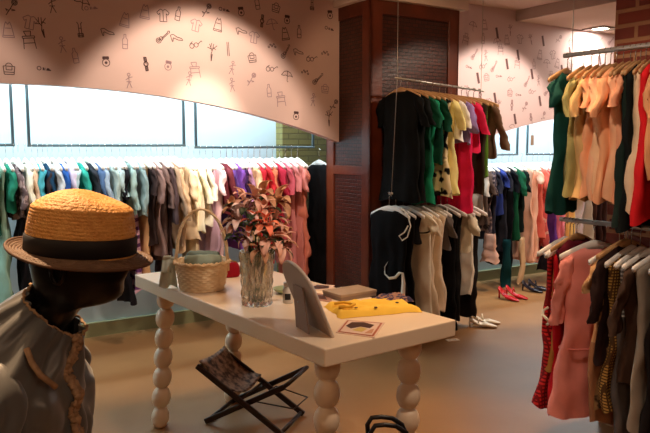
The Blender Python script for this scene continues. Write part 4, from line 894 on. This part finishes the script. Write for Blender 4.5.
m_straw = mat('straw_orange', (240,184,104), .6, col2=(216,150,76), scale=50, contrast=.6, bump=.5, bscale=160)
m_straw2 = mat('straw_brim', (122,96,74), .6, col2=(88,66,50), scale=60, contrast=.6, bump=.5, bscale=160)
m_band = mat('hat_band', (22,20,22), .7)
ht = thing('straw_hat', 'orange straw trilby hat with black band on the mannequin head', 'hat', MC+Vector((.008,0,1.278)))
ht.rotation_euler = (math.radians(1.5), math.radians(5.5), .0)
def crown(r, z, a):
    c, s = math.cos(a), math.sin(a)
    return r
b = MB(); rows = []; n = 72; prof = []
for i in range(44):
    q = i/43; z = q*.098; r = .112-.010*q**2+.0; r += .0011*math.sin(2*PI*z/.0072+.6*math.sin(z*90)); prof.append((r, z))
for i in range(1, 30):
    q = i/29; r = max(.0005, .102*(1-q)**.8); z = .098+.034*(1-(r/.102)**2.6); prof.append((r, z+.0014*math.sin(2*PI*r/.009)*(1-q)))
for r, z in prof:
    row = []
    for j in range(n):
        a = 2*PI*j/n; c, s = math.cos(a), math.sin(a)
        x, y = r*c*1.0, r*s*.86
        zz = z
        if z > .06:
            f = (z-.06)/.072
            zz -= .018*f*math.exp(-((x-.045)/.045)**2-(y/.05)**2)       # pinch
            zz -= .008*f*max(0, (-x-.02)/.09)                           # lower at the back
            y *= 1-.10*f*math.exp(-((x-.07)/.03)**2)
        row.append((x, y, zz))
    rows.append(row)
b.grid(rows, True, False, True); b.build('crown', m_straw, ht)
b = MB(); rows = []
for z in (.0, .002, .022, .036, .038):
    rr = .1145 if z in (.002,.022,.036) else .110
    rows.append([(rr*math.cos(2*PI*j/n), rr*.87*math.sin(2*PI*j/n), z+.004*math.sin(2*PI*j/n+2)) for j in range(n)])
b.grid(rows, True); b.build('hat_band', m_band, ht)
b = MB(); rows = []
for i in range(30):
    q = i/29; r = .106+.041*q; row = []
    for j in range(n):
        a = 2*PI*j/n; c, s = math.cos(a), math.sin(a)
        z = .002-.010*q+.016*q*q*(abs(c)**1.5)*(1.2 if c < 0 else .2)-.006*q*max(0, c)+.0012*math.sin(2*PI*q*7)
        row.append((r*c*1.0, r*s*.90, z))
    rows.append(row)
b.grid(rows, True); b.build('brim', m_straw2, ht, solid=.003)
b = MB(); b.tube([(x, y, z) for x, y, z in rows[-1]], .0032, 6, closed=True); b.build('brim_binding', mat('binding', (96,70,52), .7), ht)

# ------------------------------------------------------------ shoes, bags, floor bits
def shoe(b, x0, m_, heel=.07, L=.23):
    rows = []
    for i in range(19):
        q = i/18; x = (q-.35)*L; zb = heel*max(0, 1-q/.55)**1.3+.004
        w_ = .032*(.65+.6*math.sin(PI*min(1, .12+q*.82)))*(1 if q < .85 else math.sqrt(max(.04, 1-((q-.85)/.16)**2)))
        top = zb+.05*(1-q*.4) if q < .25 else zb+(.035 if q < .5 else .045*(1.15-q)/.65+.004)
        open_ = .15 < q < .55
        row = []
        for j in range(14):
            a = 2*PI*j/14; yy = w_*math.cos(a); s = math.sin(a)
            zz = zb+(top-zb)*(.5+.5*s) if not open_ else zb+(top-zb)*(.5+.5*s)*(1 if abs(math.cos(a)) > .75 or s < 0 else .45)
            row.append((x, yy+x0, zz))
        rows.append(row)
    b.grid(rows, True, True, True)
def shoes(name, label, loc, yaw, m, heel, dx=.085, mm=None):
    t = thing(name, label, 'shoes', loc, yaw)
    for s in (-1, 1):
        b = MB(); shoe(b, s*dx/2, m, heel); o = b.build('shoe_upper', m, t, sub=1)
        b = MB(); b.tube([(-.07, s*dx/2, heel+.002), (-.072, s*dx/2, .0)], [.011, .006], 8); b.build('heel', mm or m, t)
        b = MB(); b.tube([(.0, s*dx/2-.03, heel*.55+.02), (-.005, s*dx/2, heel*.55+.062), (.0, s*dx/2+.03, heel*.55+.02)], .005, 6); b.build('shoe_strap', m, t)
def each_shoe(label, labels, loc, yaw, m, heel, dx, grp):
    for s, lb in zip((-1, 1), labels):
        c, s_ = math.cos(yaw), math.sin(yaw); off = (-s*dx/2*s_, s*dx/2*c)
        t = thing('high_heeled_shoe' if heel > .03 else 'ballet_flat', lb, 'shoe', (loc[0]+off[0]+s*.02*c, loc[1]+off[1], 0), yaw+s*.08, grp)
        b = MB(); shoe(b, 0, m, heel); b.build('shoe_upper', m, t, sub=1)
        b = MB(); b.tube([(-.07, 0, heel+.004), (-.072, 0, .0)], [.012, .007], 8); b.build('heel', m, t)
        b = MB(); b.tube([(.0, -.03, heel*.5+.02), (-.005, 0, heel*.5+.064), (.0, .03, heel*.5+.02)], .006, 6); b.build('shoe_strap', m, t)
m_red = mat('red_patent', (190,20,34), .25); m_nav = mat('navy_patent', (30,26,40), .25); m_whs = mat('white_leather', (226,212,190), .4)
each_shoe('', ('glossy red heeled shoe of the pair, right of the rack, nearer one', 'glossy red heeled shoe of the pair, nearer the wall'), (1.81,6.60), -.75, m_red, .075, .10, 'red heeled pair')
each_shoe('', ('dark navy heeled shoe beside the red pair, nearer one', 'dark navy heeled shoe beside the red pair, nearer the wall'), (2.15,6.98), -.65, m_nav, .06, .10, 'navy heeled pair')
each_shoe('', ('cream shoe under the black dress, nearer one', 'cream shoe under the black dress, further one'), (1.30,5.60), -.15, m_whs, .04, .10, 'cream pair')
t = thing('handbag', 'small round black handbag on the floor by the right wall', 'handbag', (2.50,7.15,0), .5)
b = MB(); b.lathe([(.001,0),(.08,0),(.11,.05),(.105,.12),(.07,.18),(.001,.19)], 28, ey=.55); b.build('bag_body', mat('black_leather', (18,16,18), .4, bump=.2), t)
b = MB(); b.tube([(.07*math.cos(a), 0, .17+.09*math.sin(a)) for a in [PI*i/12 for i in range(13)]], .007, 7); b.build('bag_handle', MATS['black_leather'], t)
t = thing('tote_bag', 'black leather bag with curved handle at the bottom edge by the table leg', 'bag', (.205,2.33,0), .1)
b = MB(); b.box((0,0,.225), (.26,.10,.45)); b.build('bag_body', MATS['black_leather'], t, smooth=True, bevel=.03)
for s in (-1, 1):
    b = MB(); pts = [(-.045,s*.035,.44),(-.05,s*.035,.505),(-.035,s*.035,.53),(.0,s*.035,.532),(.04,s*.035,.525),(.075,s*.035,.50),(.10,s*.035,.44)]
    b.tube(pts, .009, 8); b.build('bag_handle', MATS['black_leather'], t)
t = thing('paper_tag', 'small white paper slip lying flat on the floor behind the table', 'paper', (.985,5.16,0), .3)
b = MB(); b.box((0,0,.003), (.10,.05,.004)); b.build('paper_sheet', mat('paper_white', (236,224,206), .6), t, smooth=False)
b = MB(); b.box((0,0,.0056), (.06,.004,.0008)); b.build('printed_line', pd, t, smooth=False)
# tan swing tag on right wall rail
t = thing('swing_tag', 'small tan tag hanging on the post right of the pillar arch', 'tag', R(3.75,.37,1.50), YAW)
b = MB(); b.box((0,0,.05), (.05,.004,.11)); b.build('tag_card', mat('tag_tan', (184,140,108), .6), t, smooth=False)
b = MB(); b.tube([(0,0,.105),(-.02,-.01,.16),(-.05,-.015,.2)], .002, 5); b.build('tag_string', m_hook, t)

# ceiling downlight
t = thing('recessed_downlight', 'square recessed downlight in the white ceiling by the brick column', 'ceiling light', R(4.02,.96,2.665), YAW)
b = MB()
for sx, sy, lx, ly in ((-.11,0,.03,.25),(.11,0,.03,.25),(0,-.11,.19,.03),(0,.11,.19,.03)): b.box((sx, sy, -.006), (lx, ly, .014))
b.build('light_frame', mat('light_frame_grey', (120,104,96), .5), t, smooth=False)
b = MB(); b.lathe([(.001,-.004),(.08,-.004),(.085,-.001),(.001,-.001)], 28); b.build('lamp_lens', mat('lamp_glow', (255,240,214), .4, emit=14), t)
def downlight(u, v, z, label):
    t = thing('ceiling_spotlight', label, 'ceiling light', R(u, v, z), YAW)
    b = MB(); b.lathe([(.03,-.02),(.045,-.06),(.05,-.06),(.035,0),(.001,0)], 24, cap0=False, cap1=False); b.build('spot_housing', m_soff, t)

def area(name, loc, tgt, sx, sy, power, col):
    l = bpy.data.lights.new(name, 'AREA'); l.shape = 'RECTANGLE'; l.size = sx; l.size_y = sy; l.energy = power; l.color = col
    o = bpy.data.objects.new(name, l); C.objects.link(o); o.location = loc
    d = Vector(tgt)-Vector(loc); o.rotation_euler = d.to_track_quat('-Z', 'Y').to_euler()
    return o
def spot(name, loc, tgt, power, col, ang=60, blend=.4, r=.04):
    l = bpy.data.lights.new(name, 'SPOT'); l.energy = power; l.color = col; l.spot_size = math.radians(ang); l.spot_blend = blend; l.shadow_soft_size = r
    o = bpy.data.objects.new(name, l); C.objects.link(o); o.location = loc
    d = Vector(tgt)-Vector(loc); o.rotation_euler = d.to_track_quat('-Z', 'Y').to_euler()
    return o
COOL = (.72,.92,1.0); WARM = (1.0,.62,.34); WHITE = (1,.80,.62)
# fluorescent battens hidden above the rails behind the arches
def batten(ua, ub, power, nm, label, zc=2.76, v=.14):
    t = thing('fluorescent_batten', label, 'ceiling light', R((ua+ub)/2, v, zc), YAW)
    b = MB(); b.box((0,0,-.02), (ub-ua, .08, .04)); b.build('batten_body', m_ceil, t, smooth=False)
    o = area(nm, R((ua+ub)/2, v, zc-.05), R((ua+ub)/2, .20, 1.2), ub-ua, .08, power, COOL)
    X = Vector((DU[0],DU[1],0)); Z = Vector((DV[0]*.0,DV[1]*.0,1.0)).normalized(); Y = Z.cross(X)
    o.rotation_euler = Matrix((X, Y, Z)).transposed().to_euler()
    return o
batten(-4.2, .8, 62, 'batten_lamp', 'white fluorescent batten above the left wall rails behind the arch', 2.22)
batten(2.2, 7.2, 75, 'batten_lamp', 'white fluorescent batten above the right wall rails behind the arch', 2.2)
batten(-4.2, .9, 42, 'front_batten_lamp', 'white batten just behind the left arched header, above the hangers', 2.35, .64)
batten(2.2, 7.2, 40, 'front_batten_lamp', 'white batten just behind the right arched header, above the hangers', 2.35, .64)
spots = [
 ('hat', (-1.15,2.15,2.72), (-.53,1.42,1.36), 340, WARM, 30, .4),
 ('hat_side', (-1.9,.6,2.72), (-.6,1.42,1.2), 32, WARM, 40, .5),
 ('arch_one', R(-.2,1.9,2.72), R(-.2,.6,1.17), 120, WHITE, 76, .35),
 ('arch_two', R(-2.1,1.9,2.72), R(-2.0,.6,1.17), 55, WHITE, 76, .4),
 ('flowers', (-.15,1.9,2.72), (-.28,2.95,1.1), 42, WHITE, 22, .7),
 ('table', (.9,1.9,2.72), (-.1,3.0,.8), 75, WHITE, 55, .6),
 ('mid', R(2.3,2.9,2.72), R(1.65,1.4,1.5), 100, WHITE, 50, .4),
 ('pillar', R(.2,2.6,2.72), R(1.3,1.2,1.8), 30, WARM, 60, .5),
 ('rail_white', R(-.3,2.2,2.72), R(-.12,.5,1.4), 230, WHITE, 24, .8),
 ('right_arch', R(2.7,2.0,2.62), R(2.7,.6,1.15), 125, WHITE, 77, .3),
 ('right_arch_two', R(4.6,2.0,2.62), R(4.6,.6,1.15), 60, WHITE, 77, .3),
 ('right_rack', (.55,2.3,2.72), (1.35,3.2,1.3), 55, WHITE, 60, .5),
 ('floor_front', (.9,3.4,2.72), (.75,2.9,0), 105, WARM, 56, .6),
 ('floor_left', R(-.6,2.2,2.72), R(-.6,2.3,0), 45, WARM, 56, .5),
 ('floor_back', R(2.9,1.8,2.72), R(2.9,1.6,0), 90, WARM, 60, .5),
]
for n, loc, tgt, pw, col, ang, bl in spots:
    spot('spot_'+n, loc, tgt, pw, col, ang, bl)
def fill_point(n, loc, power, col):  # added soft fill out of view, brightens ceiling and room; no fixture modelled
    l = bpy.data.lights.new(n, 'POINT'); l.energy = power; l.color = col; l.shadow_soft_size = .2
    o = bpy.data.objects.new(n, l); C.objects.link(o); o.location = loc
fill_point('fill_light', (.6,-.6,2.3), 26, (1,.66,.42))
fill_point('fill_light', R(6.3,2.6,2.2), 30, (1,.72,.52))
l_ = bpy.data.lights.new('downlight_lamp', 'AREA'); l_.shape = 'DISK'; l_.size = .15; l_.energy = 14; l_.color = (1,.85,.68)
o_ = bpy.data.objects.new('downlight_lamp', l_); C.objects.link(o_); o_.location = R(4.02,.96,2.65)
w = bpy.data.worlds.new('world'); S.world = w; w.use_nodes = True
w.node_tree.nodes['Background'].inputs[0].default_value = (1,.7,.5,1); w.node_tree.nodes['Background'].inputs[1].default_value = .05

# ------------------------------------------------------------ camera
cam = bpy.data.cameras.new('camera'); co = bpy.data.objects.new('camera', cam); C.objects.link(co)
cam.sensor_width = 36; cam.lens = 36*685/650; cam.clip_start = .05
co.location = (0,0,1.5); co.rotation_euler = (math.radians(90-5.96), 0, 0)
S.camera = co
vs = S.view_settings; vs.view_transform = 'Standard'; vs.look = 'None'; vs.gamma = 1; vs.exposure = 0; vs.use_curve_mapping = False
